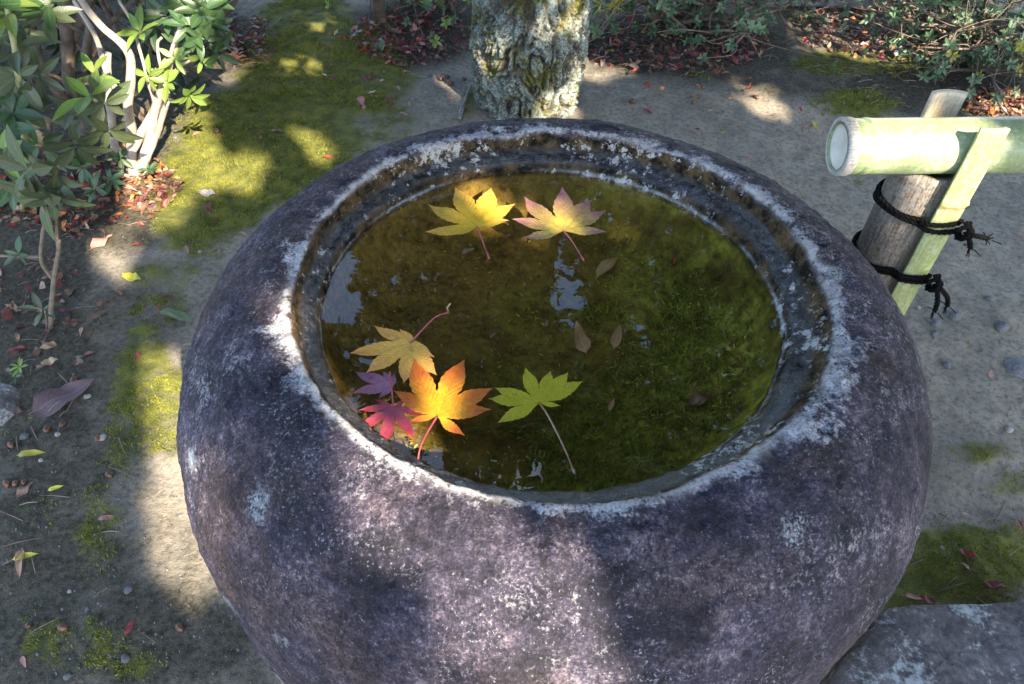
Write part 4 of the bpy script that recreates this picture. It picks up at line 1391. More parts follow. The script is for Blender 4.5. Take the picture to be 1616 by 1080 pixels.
def whorl(root, base, p, axis_, n, size, mat, rg, spread=1.0, kinds='abc', stuff=None):
    ax = np.array(axis_, float); ax /= np.linalg.norm(ax)
    s = np.cross(ax, rg.normal(size=3)); s /= np.linalg.norm(s); t = np.cross(ax, s)
    for i in range(n):
        a = 2 * np.pi * (i * .382 * 1.0 + rg.random() * .06)
        e = rg.uniform(.15, .75) * spread
        d = (np.cos(a) * s + np.sin(a) * t) * (1 / (1 + e * .3)) + ax * (.75 - e * .8)
        q = np.array(p) + ax * rg.uniform(-.012, .004) * (size / .06)
        sz = size * rg.uniform(.7, 1.15)
        if stuff is not None: stuff.append((q, d / np.linalg.norm(d), sz))
        else: leaf_part(root, base, q, d, ax, sz, mat, kinds[int(rg.integers(len(kinds)))])


def branch(root, base, pts, r0, r1, mat, name='branch', n=26, k=9, lump=.18):
    P = smooth_path(np.array(pts), n)
    P = P + .004 * np.stack([fbm(P * 16, 7, 2), fbm(P * 16, 8, 2), 0 * P[:, 0]], -1)
    V, F = tube(P, np.linspace(r0, r1, n), k, True, lump, int(abs(P[0, 0]) * 1000))
    return obj(name, V, F, mat, root, base)


rg = np.random.default_rng(44)
# --- big pale stemmed shrub at the left
sb = gat(216, 278)
SH = thing('pale_stemmed_shrub', sb, 'leafy shrub with pale twisted stems in sun at the left', 'shrub')
Ysh = sb[1]
for pts, r0, r1, mt in (
        (((214, 290, 0), (207, 235, 0), (203, 160, -.02), (206, 112, -.02), (196, 72, -.03), (160, 40, -.02), (120, -12, 0)), .0135, .0065, 'pale_bark'),
        (((216, 284, 0), (236, 222, .01), (243, 176, .02), (262, 120, .02), (278, 68, .03), (292, 30, .03)), .014, .005, 'pale_bark'),
        (((222, 268, .0), (250, 205, .0), (264, 160, -.02)), .011, .006, 'pale_bark'),
        (((206, 240, 0), (228, 200, .02), (246, 165, .05)), .012, .007, 'pale_bark'),
        (((206, 170, -.02), (170, 120, .03), (152, 60, .05), (118, 0, .08)), .0075, .005, 'pale_bark'),
        (((182, 240, .06), (172, 150, .06), (170, 84, .06)), .010, .008, 'pale_bark'),
        (((245, 170, .02), (215, 60, .03), (190, 0, .03)), .004, .003, 'pale_bark'),
        (((262, 130, .02), (285, 105, .02), (310, 92, .0)), .005, .003, 'pale_bark'),
        (((255, 60, .03), (248, 70, .03), (252, 100, .02), (262, 130, .02)), .003, .004, 'pale_bark'),
        (((135, 112, .08), (139, 60, .08), (142, 40, .08), (118, 5, .08)), .010, .008, 'dark_bark'),
        (((108, 130, .15), (106, 60, .15), (98, -20, .16)), .016, .014, 'dark_bark'),
        (((150, 250, .18), (100, 160, .2), (60, 90, .2), (40, -20, .2)), .016, .012, 'dark_bark'),
        (((160, 60, .1), (130, 50, .1), (80, 30, .1), (30, 30, .12)), .006, .004, 'dark_bark'),
        (((196, 215, -.05), (120, 205, -.06), (60, 180, -.05)), .005, .003, 'dark_bark'),
        (((180, 290, .1), (130, 200, .2), (110, 90, .3), (150, -20, .4)), .018, .012, 'dark_bark'),
        (((300, 40, .06), (330, 20, .1), (350, -20, .1)), .004, .003, 'dark_bark')):
    branch(SH, sb, [aty(x, y, Ysh + dy) for x, y, dy in pts], r0, r1, M[mt])
W_ = [  # px, py, dy, n, size, material, axis
    (222, 52, .0, 7, .060, 'leaf_fresh', (-.2, -.5, 1)), (262, 130, -.02, 6, .042, 'leaf_fresh', (0, -.6, .7)), (300, 152, -.03, 8, .045, 'leaf_fresh', (.5, -.5, -.3)),
    (275, 92, .0, 6, .040, 'leaf_fresh', (.1, -.7, .6)), (232, 120, -.02, 6, .045, 'leaf_fresh', (-.2, -.6, .3)), (255, 118, .0, 5, .038, 'leaf_fresh', (.3, -.7, .3)),
    (300, 40, .02, 9, .060, 'leaf_dark', (.3, -.7, .7)), (320, 18, .05, 9, .065, 'leaf_dark', (.3, -.6, .8)), (335, 40, .05, 8, .055, 'leaf_dark', (.6, -.6, .3)),
    (262, 25, .05, 8, .055, 'leaf_dark', (0, -.8, .7)), (285, 5, .06, 9, .06, 'leaf_dark', (.1, -.6, .9)), (345, 85, .02, 5, .055, 'leaf_dark', (.8, -.5, -.1)), (315, 60, .0, 6, .05, 'leaf_dark', (.5, -.7, .1)),
    (245, 40, .08, 7, .055, 'leaf_dark', (-.1, -.8, .5)), (318, 95, .0, 5, .045, 'leaf_fresh', (.5, -.6, -.1)), (285, 70, .03, 6, .05, 'leaf_dark', (.2, -.7, .3)), (340, 5, .08, 8, .06, 'leaf_dark', (.4, -.5, .7)),
    (140, 150, -.22, 6, .085, 'leaf_fresh', (.0, -.4, 1)), (150, 118, -.1, 6, .06, 'leaf_fresh', (.1, -.4, 1)), (165, 165, -.2, 6, .068, 'leaf_olive', (.4, -.7, .0)),
    (118, 165, -.2, 5, .064, 'leaf_olive', (-.2, -.6, .2)), (170, 205, -.2, 6, .066, 'leaf_olive', (.4, -.6, -.3)), (120, 230, -.25, 6, .066, 'leaf_olive', (.2, -.8, -.2)),
    (125, 190, -.18, 6, .062, 'leaf_olive', (-.1, -.9, .0)), (60, 230, -.2, 6, .08, 'leaf_dark', (0, -.9, .1)), (190, 250, -.02, 6, .035, 'leaf_dark', (.3, -.6, .3)), (235, 268, -.05, 6, .03, 'leaf_dark', (.1, -.6, .6)),
    (175, 285, -.1, 7, .035, 'leaf_dark', (.1, -.7, .6)), (150, 300, -.15, 7, .04, 'leaf_dark', (.1, -.7, .6)), (130, 265, -.1, 6, .05, 'leaf_dark', (.1, -.8, .2))]
for px, py, dy, n, s, mt, ax in W_:
    whorl(SH, sb, aty(px, py, Ysh + dy), ax, n, s, M[mt], rg)
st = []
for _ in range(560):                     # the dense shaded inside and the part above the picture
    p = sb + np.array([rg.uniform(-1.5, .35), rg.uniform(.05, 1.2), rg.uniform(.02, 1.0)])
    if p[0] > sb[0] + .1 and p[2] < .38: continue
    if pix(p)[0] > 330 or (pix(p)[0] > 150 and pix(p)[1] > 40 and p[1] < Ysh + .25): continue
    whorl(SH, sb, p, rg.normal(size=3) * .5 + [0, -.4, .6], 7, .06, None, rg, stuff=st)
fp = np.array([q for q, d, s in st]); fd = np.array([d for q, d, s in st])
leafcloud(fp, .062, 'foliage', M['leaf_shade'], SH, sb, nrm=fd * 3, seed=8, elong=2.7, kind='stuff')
mb = MB()
for _ in range(70):
    a = sb + np.array([rg.uniform(-1.4, .1), rg.uniform(.1, 1.0), rg.uniform(0, .1)])
    pts = [a, a + [rg.normal() * .1, rg.normal() * .1, .2], a + [rg.normal() * .2, rg.normal() * .2, .45], a + [rg.normal() * .3, rg.normal() * .3, .8]]
    mb.add(*tube(smooth_path(np.array(pts), 12), np.linspace(rg.uniform(.004, .010), .002, 12), 6, False))
V, F = mb.out()
o = obj('twig', V, F, M['twig'], SH, sb); o['kind'] = 'stuff'

# --- broad leaved shrub nearest the left edge (pale green upright stem)
b0 = gat(30, 330)
LS = thing('upright_shrub', b0, 'broad leaved shrub with a yellow green upright stem at the left edge', 'shrub')
Yl = b0[1] - .12
branch(LS, b0, [b0 + np.array([0, 0, -.02])] + [aty(x, y, Yl) for x, y in ((38, 210), (30, 150), (23, 80), (13, 15), (8, -30))], .006, .005, simple('green_stem', (0.20, 0.20, 0.09), (0.30, 0.29, 0.14), 50, .6))
for px, py, dy, n, s, mt, ax in ((22, 75, 0, 6, .066, 'leaf_olive', (.0, -.4, .8)), (28, 120, 0, 6, .066, 'leaf_olive', (.3, -.6, .2)), (12, 15, 0, 8, .075, 'leaf_fresh', (.1, -.4, 1)), (30, 160, 0, 5, .064, 'leaf_olive', (.4, -.7, -.2)),
                                 (20, 178, -.03, 9, .06, 'leaf_dark', (.2, -.6, .8)), (0, 120, .02, 5, .064, 'leaf_olive', (-.3, -.6, .2)), (70, 25, .03, 6, .07, 'leaf_olive', (.3, -.5, .6)), (35, 48, .03, 6, .07, 'leaf_olive', (.5, -.5, .3)),
                                 (2, 250, -.1, 7, .065, 'leaf_fresh', (.2, -.6, .8)), (5, 205, -.05, 6, .07, 'leaf_dark', (.2, -.6, .6)), (75, 5, .03, 6, .08, 'leaf_dark', (.3, -.5, .7)), (60, 120, .05, 6, .07, 'leaf_olive', (.4, -.6, .2)), (20, 290, -.12, 6, .075, 'leaf_dark', (.3, -.7, .3))):
    whorl(LS, b0, aty(px, py, Yl + dy), ax, n, s, M[mt], rg)

# --- slender seedling in front of it
b1 = gat(79, 524)
SD = thing('young_shrub', b1, 'slender young shrub with drooping long leaves in the dark left soil', 'shrub')
Yd = b1[1] + .01
br = simple('brown_stem', (0.11, 0.085, 0.062), (0.20, 0.16, 0.12), 70, .8, .2, .4, 0, .001)
for pts, r0, r1 in ((((80, 532), (82, 480), (86, 440), (92, 400), (94, 378)), .0052, .0036), (((85, 442), (68, 418), (64, 395), (68, 370), (72, 345), (60, 315)), .004, .0028), (((64, 406), (30, 405), (-20, 402)), .0034, .003),
                    (((92, 395), (90, 350), (84, 300), (92, 262)), .0034, .002), (((72, 548), (74, 505), (72, 490)), .0022, .0015)):
    branch(SD, b1, [aty(x, y, Yd) for x, y in pts], r0, r1, br, 'stem', 18, 8, .08)
for px, py, dy, n, s, mt, ax in ((84, 312, -.01, 6, .066, 'leaf_olive', (.15, -.8, -.25)), (88, 285, .0, 6, .062, 'leaf_olive', (.1, -.8, .1)), (60, 315, 0, 5, .07, 'leaf_olive', (-.3, -.8, .1)), (30, 402, 0, 5, .032, 'leaf_dark', (.0, -.7, .5)),
                                 (66, 490, 0, 5, .04, 'leaf_olive', (.1, -.5, .9)), (44, 270, .0, 5, .07, 'leaf_olive', (-.2, -.8, .2)), (78, 542, -.02, 6, .035, 'leaf_dark', (0, -.5, .6))):
    whorl(SD, b1, aty(px, py, Yd + dy), ax, n, s, M[mt], rg, 1.2)
b2 = gat(40, 596)
S2 = thing('seedling', b2, 'tiny green seedling with a rosette of leaves in dark soil', 'seedling')
branch(S2, b2, [b2 + [0, 0, -.01], b2 + [0, 0, .02], b2 + [.002, 0, .03]], .0016, .0012, br, 'stem', 8, 6, 0)
whorl(S2, b2, b2 + [.002, 0, .03], (0, -.3, 1), 7, .022, M['leaf_fresh'], rg)
whorl(S2, b2, b2 + [-.01, -.01, .012], (0, -.3, 1), 5, .02, M['leaf_dark'], rg)


# --- azalea hedges at the back
def azalea(base, label, rx, ry, h, seed, n_stem, n_leafp, mats, front=None, twigs=70, stuffn=420, zmin=.03):
    rg = np.random.default_rng(seed)
    root = thing('azalea_shrub', base, label, 'shrub', 'azalea shrubs at the back')
    ends = []
    for i in range(n_stem):
        a = rg.uniform(0, 2 * np.pi); q = rg.uniform(.3, 1)
        e = base + np.array([np.cos(a) * rx * q, np.sin(a) * ry * q, h * rg.uniform(.15, .9) * (1.15 - q * .6)])
        s = base + np.array([rg.normal() * rx * .18, rg.normal() * ry * .18, -.02])
        m1 = s * .6 + e * .4 + np.array([rg.normal() * .04, rg.normal() * .04, .02 + .05 * rg.random()])
        m2 = s * .25 + e * .75 + np.array([rg.normal() * .03, rg.normal() * .03, .02])
        branch(root, base, [s, m1, m2, e], rg.uniform(.006, .011), .0025, M['twig'], 'branch', 14, 7, .2)
        ends += [m1, m2, e]
    mb = MB()
    wh = []
    for i in range(twigs):
        s = ends[int(rg.integers(len(ends)))]
        d = rg.normal(size=3) * np.array([.10, .10, .07]) + (s - base) * np.array([.25, .25, .05])
        e = s + d; e[2] = max(e[2], zmin)
        if front is not None and not front(e): continue
        P = smooth_path(np.array([s, s + d * .5 + rg.normal(size=3) * .02, e]), 8)
        mb.add(*tube(P, np.linspace(.0026, .0011, 8), 4, False))
        if rg.random() < .8: wh.append((e, e - s))
        if rg.random() < .5: wh.append((s + d * .55 + rg.normal(size=3) * .02, e - s))
    V, F = mb.out()
    o = obj('twig', V, F, M['twig'], root, base); o['kind'] = 'stuff'
    vis = lambda w: (-20 < pix(w[0])[0] < 1640) and pix(w[0])[1] > -15
    wh.sort(key=lambda w: (not vis(w), w[0][1]))
    cnt = 0; st = []
    for e, d in wh:
        ax = d / (np.linalg.norm(d) + 1e-9) + np.array([0, -.35, .5])
        if cnt < n_leafp and vis((e, d)):
            whorl(root, base, e, ax, 6, .024, M[mats[int(rg.integers(len(mats)))]], rg, 1.1, 's'); cnt += 6
        else: whorl(root, base, e, ax, 6, .024, None, rg, stuff=st)
    for i in range(stuffn):
        a = rg.uniform(0, 2 * np.pi); q = rg.uniform(.25, 1) ** .6; zf = rg.uniform(.1, 1)
        p = base + np.array([np.cos(a) * rx * q * (1 - zf * .35), np.sin(a) * ry * q * (1 - zf * .35), h * zf])
        if vis((p, 0)) and (rg.random() < .62 or p[2] < .07): continue
        whorl(root, base, p, rg.normal(size=3) + [0, 0, .8], 5, .026, None, rg, stuff=st)
    leafcloud(np.array([q for q, d, s in st]), .026, 'foliage', M['leaf_small'], root, base, nrm=np.array([d for q, d, s in st]) * 3, seed=seed, elong=2.2, kind='stuff')
    return root


b = gat(1125, 78); azalea(b + [0, .22, 0], 'low azalea shrub with twiggy stems and small leaves, between trunk and pale paving', .44, .32, .34, 201, 26, 280, ['leaf_small', 'leaf_small', 'leaf_dark'], twigs=240, stuffn=240)
b = gat(1500, 120); azalea(b + [.08, .16, 0], 'low azalea shrub with bare tangled stems behind the bamboo pipe', .48, .34, .34, 202, 34, 290, ['leaf_small', 'leaf_small', 'leaf_dark', 'leaf_yellowing'], twigs=320, stuffn=220)
b = gat(675, 48); azalea(b + [0, .20, 0], 'low sunlit azalea shrub left of the old tree trunk', .28, .22, .34, 203, 14, 200, ['leaf_small', 'leaf_fresh'], twigs=90, stuffn=200)
b = gat(1330, -10); azalea(b + [.1, .45, 0], 'azalea shrub beyond the leaf litter behind the others', .6, .3, .5, 204, 16, 60, ['leaf_small'], twigs=60, stuffn=300)
# dark upright stem left of it
b = gat(600, 34)
t = thing('dark_stem', b, 'thin dark tree stem rising from red leaf litter at the back', 'tree')
branch(t, b, [b + [0, 0, -.03], b + [.004, 0, .2], b + [-.01, .02, .6], b + [.02, .05, 1.3]], .022, .016, M['dark_bark'], 'trunk', 20, 12, .12)
leafcloud(b + np.random.default_rng(6).normal(size=(600, 3)) * [.3, .3, .2] + [.02, .05, 1.4], .06, 'crown', M['crown_leaf'], t, b, seed=5)

# spiky yellow green sprig right of the trunk
b = gat(938, 52)
t = thing('sprig', b, 'sunlit yellow green sprig with narrow drooping leaves beside the trunk', 'plant')
BL['n'] = mesh('leaf', *[(lambda r: (r[0], r[1]))(oval_leaf(7, .11, .35, .3, seed=9, stem=.02))][0], [M['leaf_yellowing']], attrs=oval_leaf(7, .11, .35, .3, seed=9, stem=.02)[2])
for (px, py) in ((948, 6), (968, 8), (985, -8)):
    p = aty(px, py, b[1] - .02)
    branch(t, b, [b, (b + p) / 2 + [0, 0, .02], p], .0016, .001, br, 'stem', 10, 5, 0)
    whorl(t, b, p, (.2, -.5, -.2), 8, .055, M['leaf_yellowing'], rg, 1.0, 'n')

# ------------------------------------------------------------------ fallen leaves, one by one
MAPC = {'red', 'crimson'}
SINGLE = [  # px, py, length in px, yaw in degrees, colour, mesh, label
    (250, 495, 62, -12, 'green', 0, 'grey green leaf lying on soil left of the basin'), (194, 435, 38, -25, 'yellow', 1, 'yellow leaf lying near the shrub litter'),
    (48, 660, 85, 42, 'purple', 5, 'large purplish brown serrated leaf on dark soil'), (28, 722, 40, 12, 'yellow', 0, 'slim yellow leaf at the left edge'), (76, 777, 20, 30, 'yellow', 0, 'small lime yellow leaf among acorns'),
    (314, 304, 34, -25, 'grey', 1, 'pale grey leaf on moss left of the basin'), (293, 390, 16, -60, 'tan', 0, 'small tan leaf on bare soil near the moss edge'), (376, 370, 20, -20, 'tan', 2, 'tan curled leaf on soil close to the basin rim'),
    (144, 398, 34, 65, 'pink', 3, 'pinkish tan leaf in a small sun patch by the litter'), (206, 393, 22, 40, 'dark red', 2, 'dark red leaf across a small sun patch'), (216, 558, 15, -55, 'crimson', 0, 'crimson leaf on soil above the sunlit strip'),
    (132, 565, 18, 50, 'pink', 2, 'pink curled leaf on dark soil'), (120, 566, 12, 10, 'green', 0, 'small grey green leaf beside a pink curled one'), (288, 548, 18, 15, 'tan', 0, 'tan narrow leaf beside the basin edge'),
    (251, 484, 12, -70, 'red', 1, 'small red leaf just above the grey green one'), (257, 472, 18, 15, 'dark red', 2, 'dark red leaf left of the basin'), (155, 822, 27, 15, 'pink', 0, 'pale pink narrow leaf on mossy soil'),
    (38, 868, 34, -75, 'tan', 2, 'tan curled leaf at lower left'), (20, 886, 34, 20, 'yellow', 0, 'yellow stalk like leaf under a tan curled one'), (199, 1005, 20, 80, 'crimson', 0, 'crimson leaf on grey soil at lower left'),
    (36, 1037, 18, -50, 'pink', 0, 'pale pink leaf at the bottom left corner'), (28, 790, 26, 75, 'tan', 3, 'tan folded leaf beside the acorns at the left edge'), (12, 648, 30, -10, 'brown', 1, 'brown leaf against the grey stone'),
    (305, 216, 14, 60, 'pink', 0, 'pink leaf on dark moss by the sun patch'), (427, 210, 20, 20, 'tan', 0, 'tan narrow leaf on the moss in the middle'), (509, 250, 22, -5, 'red', 2, 'red brown leaf at the tip of a sun patch'),
    (574, 176, 14, 95, 'pink', 0, 'pink upright leaf on moss'), (605, 160, 18, -10, 'red', 1, 'red leaf on the moss edge'), (630, 180, 16, -25, 'pink', 0, 'salmon leaf on the moss edge near bare soil'), (580, 122, 14, -20, 'crimson', 0, 'crimson leaf in the middle of the moss'),
    (520, 128, 12, 10, 'crimson', 1, 'crimson leaf on moss further left'), (419, 136, 12, -10, 'crimson', 0, 'crimson leaf near the left litter'), (594, 128, 14, -15, 'pink', 1, 'pinkish leaf beside a crimson one'), (626, 138, 12, -60, 'pink', 0, 'pink small leaf above the salmon ones'),
    (592, 66, 34, -65, 'green', 5, 'large pale grey green leaf at the litter edge'), (570, 60, 30, 170, 'green', 0, 'grey green leaf touching a larger pale one'), (584, 46, 16, 40, 'yellow', 0, 'yellow green leaf tip in litter'),
    (528, 58, 12, 80, 'yellow', 1, 'yellow leaf on dark moss'), (1013, 175, 16, -30, 'red', 0, 'red leaf on the grey path right of the trunk'), (1095, 205, 14, -10, 'red', 2, 'red leaf on the path above the rim'), (1172, 248, 18, 0, 'pink', 0, 'salmon leaf on the grey path'),
    (1136, 212, 8, 10, 'yellow', 1, 'tiny yellow leaf on the grey path'), (1281, 193, 18, -80, 'yellow', 0, 'yellow leaf lying left of the bamboo pipe'), (1264, 205, 14, 20, 'red', 2, 'reddish leaf beside a yellow one left of the pipe'),
    (1342, 377, 20, -5, 'pink', 0, 'tan pink leaf right of the basin rim'), (1312, 330, 12, -10, 'orange', 0, 'orange leaf near the basin rim'), (1297, 326, 10, 10, 'brown', 2, 'dark leaf near the basin rim'), (1604, 372, 18, -20, 'orange', 0, 'orange leaf at the right edge of the path'),
    (1561, 598, 12, 60, 'pink', 5, 'salmon leaf alone on the grey path'), (1508, 870, 28, -25, 'red', 1, 'red leaf on bright moss'), (1548, 922, 32, -10, 'crimson', 1, 'crimson leaf on moss above the slab'), (1448, 945, 24, -15, 'red', 5, 'red leaf against the slab edge'),
    (1424, 941, 26, -12, 'pink', 0, 'thin pale leaf beside the slab edge'), (1597, 816, 20, -80, 'crimson', 0, 'crimson leaf at the right edge above the moss'), (1514, 890, 16, -35, 'pink', 2, 'pale curled leaf on moss'), (1516, 812, 12, 0, 'pink', 0, 'small pink leaf where the path meets moss'),
    (1026, 45, 62, 70, 'tan', 4, 'big curled tan leaf under the azalea'), (957, 81, 14, -20, 'yellow', 1, 'yellow leaf right of the trunk'), (962, 62, 18, 20, 'orange', 3, 'orange leaf in litter right of the trunk'), (940, 98, 14, 5, 'red', 1, 'red leaf in a sun patch by the trunk'),
    (1080, 148, 10, 0, 'red', 0, 'red leaf in the middle of the path'), (1098, 135, 10, -60, 'orange', 0, 'small orange leaf on the path'), (1185, 152, 10, -40, 'dark red', 2, 'dark leaf in the right sun patch'), (1116, 178, 10, 30, 'tan', 0, 'tan leaf speck on the path'),
    (440, 240, 10, 0, 'crimson', 2, 'dark crimson leaf deep in the moss'), (1368, 78, 30, -5, 'orange', 5, 'orange brown leaf behind the pipe on sunny litter'), (1400, 20, 22, -20, 'grey', 1, 'pale leaf lying on far litter'), (302, 70, 12, 0, 'tan', 0, 'tan leaf by the left shrub'),
    (326, 330, 16, -40, 'dark red', 2, 'dark maroon leaf on moss beside the basin'), (570, 238, 10, -5, 'grey', 0, 'grey leaf speck on moss at the basin back'), (510, 640, 6, 0, 'tan', 0, None)]
for px, py, lp, yaw, col, mi, lab in SINGLE:
    if lab is None: continue
    p = gat(px, py)
    dep = (p - CAMP) @ CF
    s = lp / FPX * dep * (1 + .35 * abs(math.sin(math.radians(yaw))))
    place_leaf('fallen_leaf', OV[mi], M['dead_' + col], p + [0, 0, .003 + s * .06], math.radians(yaw), s, lab, tilt=rg.uniform(-.12, .08), roll=rg.uniform(-.25, .25))
for px, py, s, yaw, col, lab in ((678, 20, .055, 1.2, 'pink', 'pinkish maple leaf caught in the sunlit azalea'), (628, 72, .05, .4, 'crimson', 'crimson maple leaf flat on the litter edge'), (668, 70, .05, 2.0, 'crimson', 'crimson maple leaf beside another at the litter edge'),
                                 (326, 332, .035, .5, 'dark red', 'small maroon maple leaf on moss'), (577, 42, .045, 2.5, 'red', 'red maple leaf on the left of the back litter'), (1128, 95, .05, 1, 'red', 'red maple leaf under the azalea edge'), (1050, 60, .045, 2, 'crimson', 'crimson maple leaf beside the big curled leaf')):
    p = gat(px, py)
    place_leaf('fallen_maple_leaf', MP[int(rg.integers(4))], M['dead_' + col], p + [0, 0, .012], yaw, s, lab, tilt=rg.uniform(-.2, .2), roll=rg.uniform(-.2, .2))

LIT_ZONES = [  # px, py, rx, ry, count individually, count as mass, palette, label, group
    (650, 62, 95, 40, 75, 260, ('dark red', 'brown', 'brown', 'dark red', 'red', 'pink', 'brown', 'purple', 'crimson'), 'dry %s leaf in the litter left of the tree trunk', 'litter left of the trunk'),
    (370, 66, 60, 40, 40, 200, ('dark red', 'brown', 'purple', 'brown', 'red', 'brown'), 'dry %s leaf in the litter by the pale stemmed shrub', 'litter by the pale stemmed shrub'),
    (1060, 75, 150, 38, 60, 420, ('brown', 'brown', 'dark red', 'brown', 'purple', 'crimson', 'tan', 'brown'), 'dry %s leaf in the litter under the twiggy azalea', 'litter under the twiggy azalea'),
    (1400, 45, 140, 45, 55, 700, ('pink', 'tan', 'crimson', 'grey', 'brown', 'orange', 'purple', 'tan'), 'dry %s leaf in the litter beyond the pipe', 'litter beyond the pipe'),
    (1570, 165, 50, 22, 22, 160, ('tan', 'brown', 'orange', 'pink', 'brown'), 'dry %s leaf in the litter at the right edge behind the pipe', 'litter at the right edge'),
    (120, 300, 150, 70, 38, 330, ('brown', 'brown', 'dark red', 'tan', 'orange', 'red'), 'dry %s leaf in the dark litter under the left shrubs', 'litter under the left shrubs'),
    (235, 300, 50, 25, 22, 90, ('pink', 'brown', 'tan', 'tan', 'brown', 'brown', 'purple', 'orange'), 'dry %s leaf in the litter at the pale shrub foot', 'litter at the pale shrub foot'),
    (60, 500, 90, 90, 8, 60, ('brown', 'dark red', 'brown', 'tan'), 'dry %s leaf scattered on the dark left soil', 'leaves on the dark left soil'),
    (640, 110, 130, 70, 10, 10, ('red', 'pink', 'crimson', 'tan'), 'dry %s leaf strayed onto the moss', 'leaves strayed onto the moss'),
    (1150, 140, 160, 50, 8, 10, ('red', 'brown', 'orange'), 'dry %s leaf strayed onto the path', 'leaves strayed onto the path')]
rg = np.random.default_rng(77)
MASS = {}
for (cx, cy, rx, ry, ni, nm, pal, lab, grp) in LIT_ZONES:
    for i in range(ni + nm):
        a, q = rg.uniform(0, 2 * np.pi), math.sqrt(rg.random()) * 1.05
        px, py = cx + rx * q * math.cos(a), cy + ry * q * math.sin(a)
        p = gat(px, max(py, -60))
        col = pal[int(rg.integers(len(pal)))]
        if i < ni:
            mp_ = col in ('red', 'crimson', 'dark red') and rg.random() < .4
            nmn = {'dark red': 'dark red', 'purple': 'purplish'}.get(col, col)
            o = place_leaf('fallen_maple_leaf' if mp_ else 'fallen_leaf', MP[int(rg.integers(4))] if mp_ else OV[int(rg.integers(6))], M['dead_' + col], p + [0, 0, rg.uniform(.008, .022)], rg.uniform(0, 6.28),
                           rg.uniform(.026, .044) if not mp_ else rg.uniform(.036, .05), lab % (nmn + (' maple' if mp_ else '')), group=grp + ', ' + nmn + (' maple' if mp_ else ''), tilt=rg.uniform(-.5, .4), roll=rg.uniform(-.6, .6))
        else:
            MASS.setdefault(col, []).append(p + [0, 0, rg.uniform(.002, .012)])
tot = MB(); mats = []; mid = []
for ci, (col, pts) in enumerate(sorted(MASS.items())):
    mats.append(M['dead_' + col])
    for p in pts:
        me = OV[int(rg.integers(6))]
        V = np.empty(len(me.vertices) * 3); me.vertices.foreach_get('co', V); V = V.reshape(-1, 3) * rg.uniform(.018, .036)
        a, b, c = rg.uniform(0, 6.28), rg.uniform(-.5, .5), rg.uniform(-.7, .7)
        Rm = np.array(Matrix.Rotation(a, 3, 'Z') @ Matrix.Rotation(b, 3, 'Y') @ Matrix.Rotation(c, 3, 'X'))
        n0 = len(tot.F)
        tot.add(V @ Rm.T + p, [list(f.vertices) for f in me.polygons])
        mid += [ci] * (len(tot.F) - n0)
V, F = tot.out()
o = obj('leaf_litter', V, F, mats, matidx=mid, attrs={'lat': np.full(len(V), .5), 'along': np.zeros(len(V))})
tag(o, 'brown and red leaf litter under the shrubs', kind='stuff')

# fine twigs and needles in the litter
mb = MB()
for (cx, cy, rx, ry, n) in ((650, 62, 110, 45, 90), (1060, 75, 170, 45, 140), (1450, 110, 170, 60, 160), (120, 300, 160, 80, 130), (60, 560, 110, 150, 26), (370, 70, 60, 40, 50), (120, 850, 150, 220, 14), (1540, 860, 90, 90, 25)):
    for i in range(n):
        a, q = rg.uniform(0, 6.28), math.sqrt(rg.random())
        p = gat(cx + rx * q * math.cos(a), max(cy + ry * q * math.sin(a), -40)) + [0, 0, .004]
        d = np.array([rg.normal(), rg.normal(), rg.normal() * .12]); d *= rg.uniform(.015, .06) / np.linalg.norm(d)
        mb.add(*tube(np.array([p, p + d * .5 + [0, 0, .003], p + d]), rg.uniform(.0006, .0014), 4, False))
V, F = mb.out()
tag(obj('twig_litter', V, F, M['twig']), 'fine dry twigs scattered in the leaf litter', kind='stuff')

# thin bare root left of the trunk
p0, p1, p2 = gat(725, 190), gat(732, 168), gat(744, 140)
tag(obj('fallen_twig', *tube(smooth_path(np.array([p0 + [0, 0, .006], p1 + [0, 0, .010], p2 + [0, 0, .012]]), 14), np.linspace(.006, .004, 14), 8, True, .2), M['pebble'], base=p0), 'grey bare stick leaning at the foot of the old tree', 'stick')

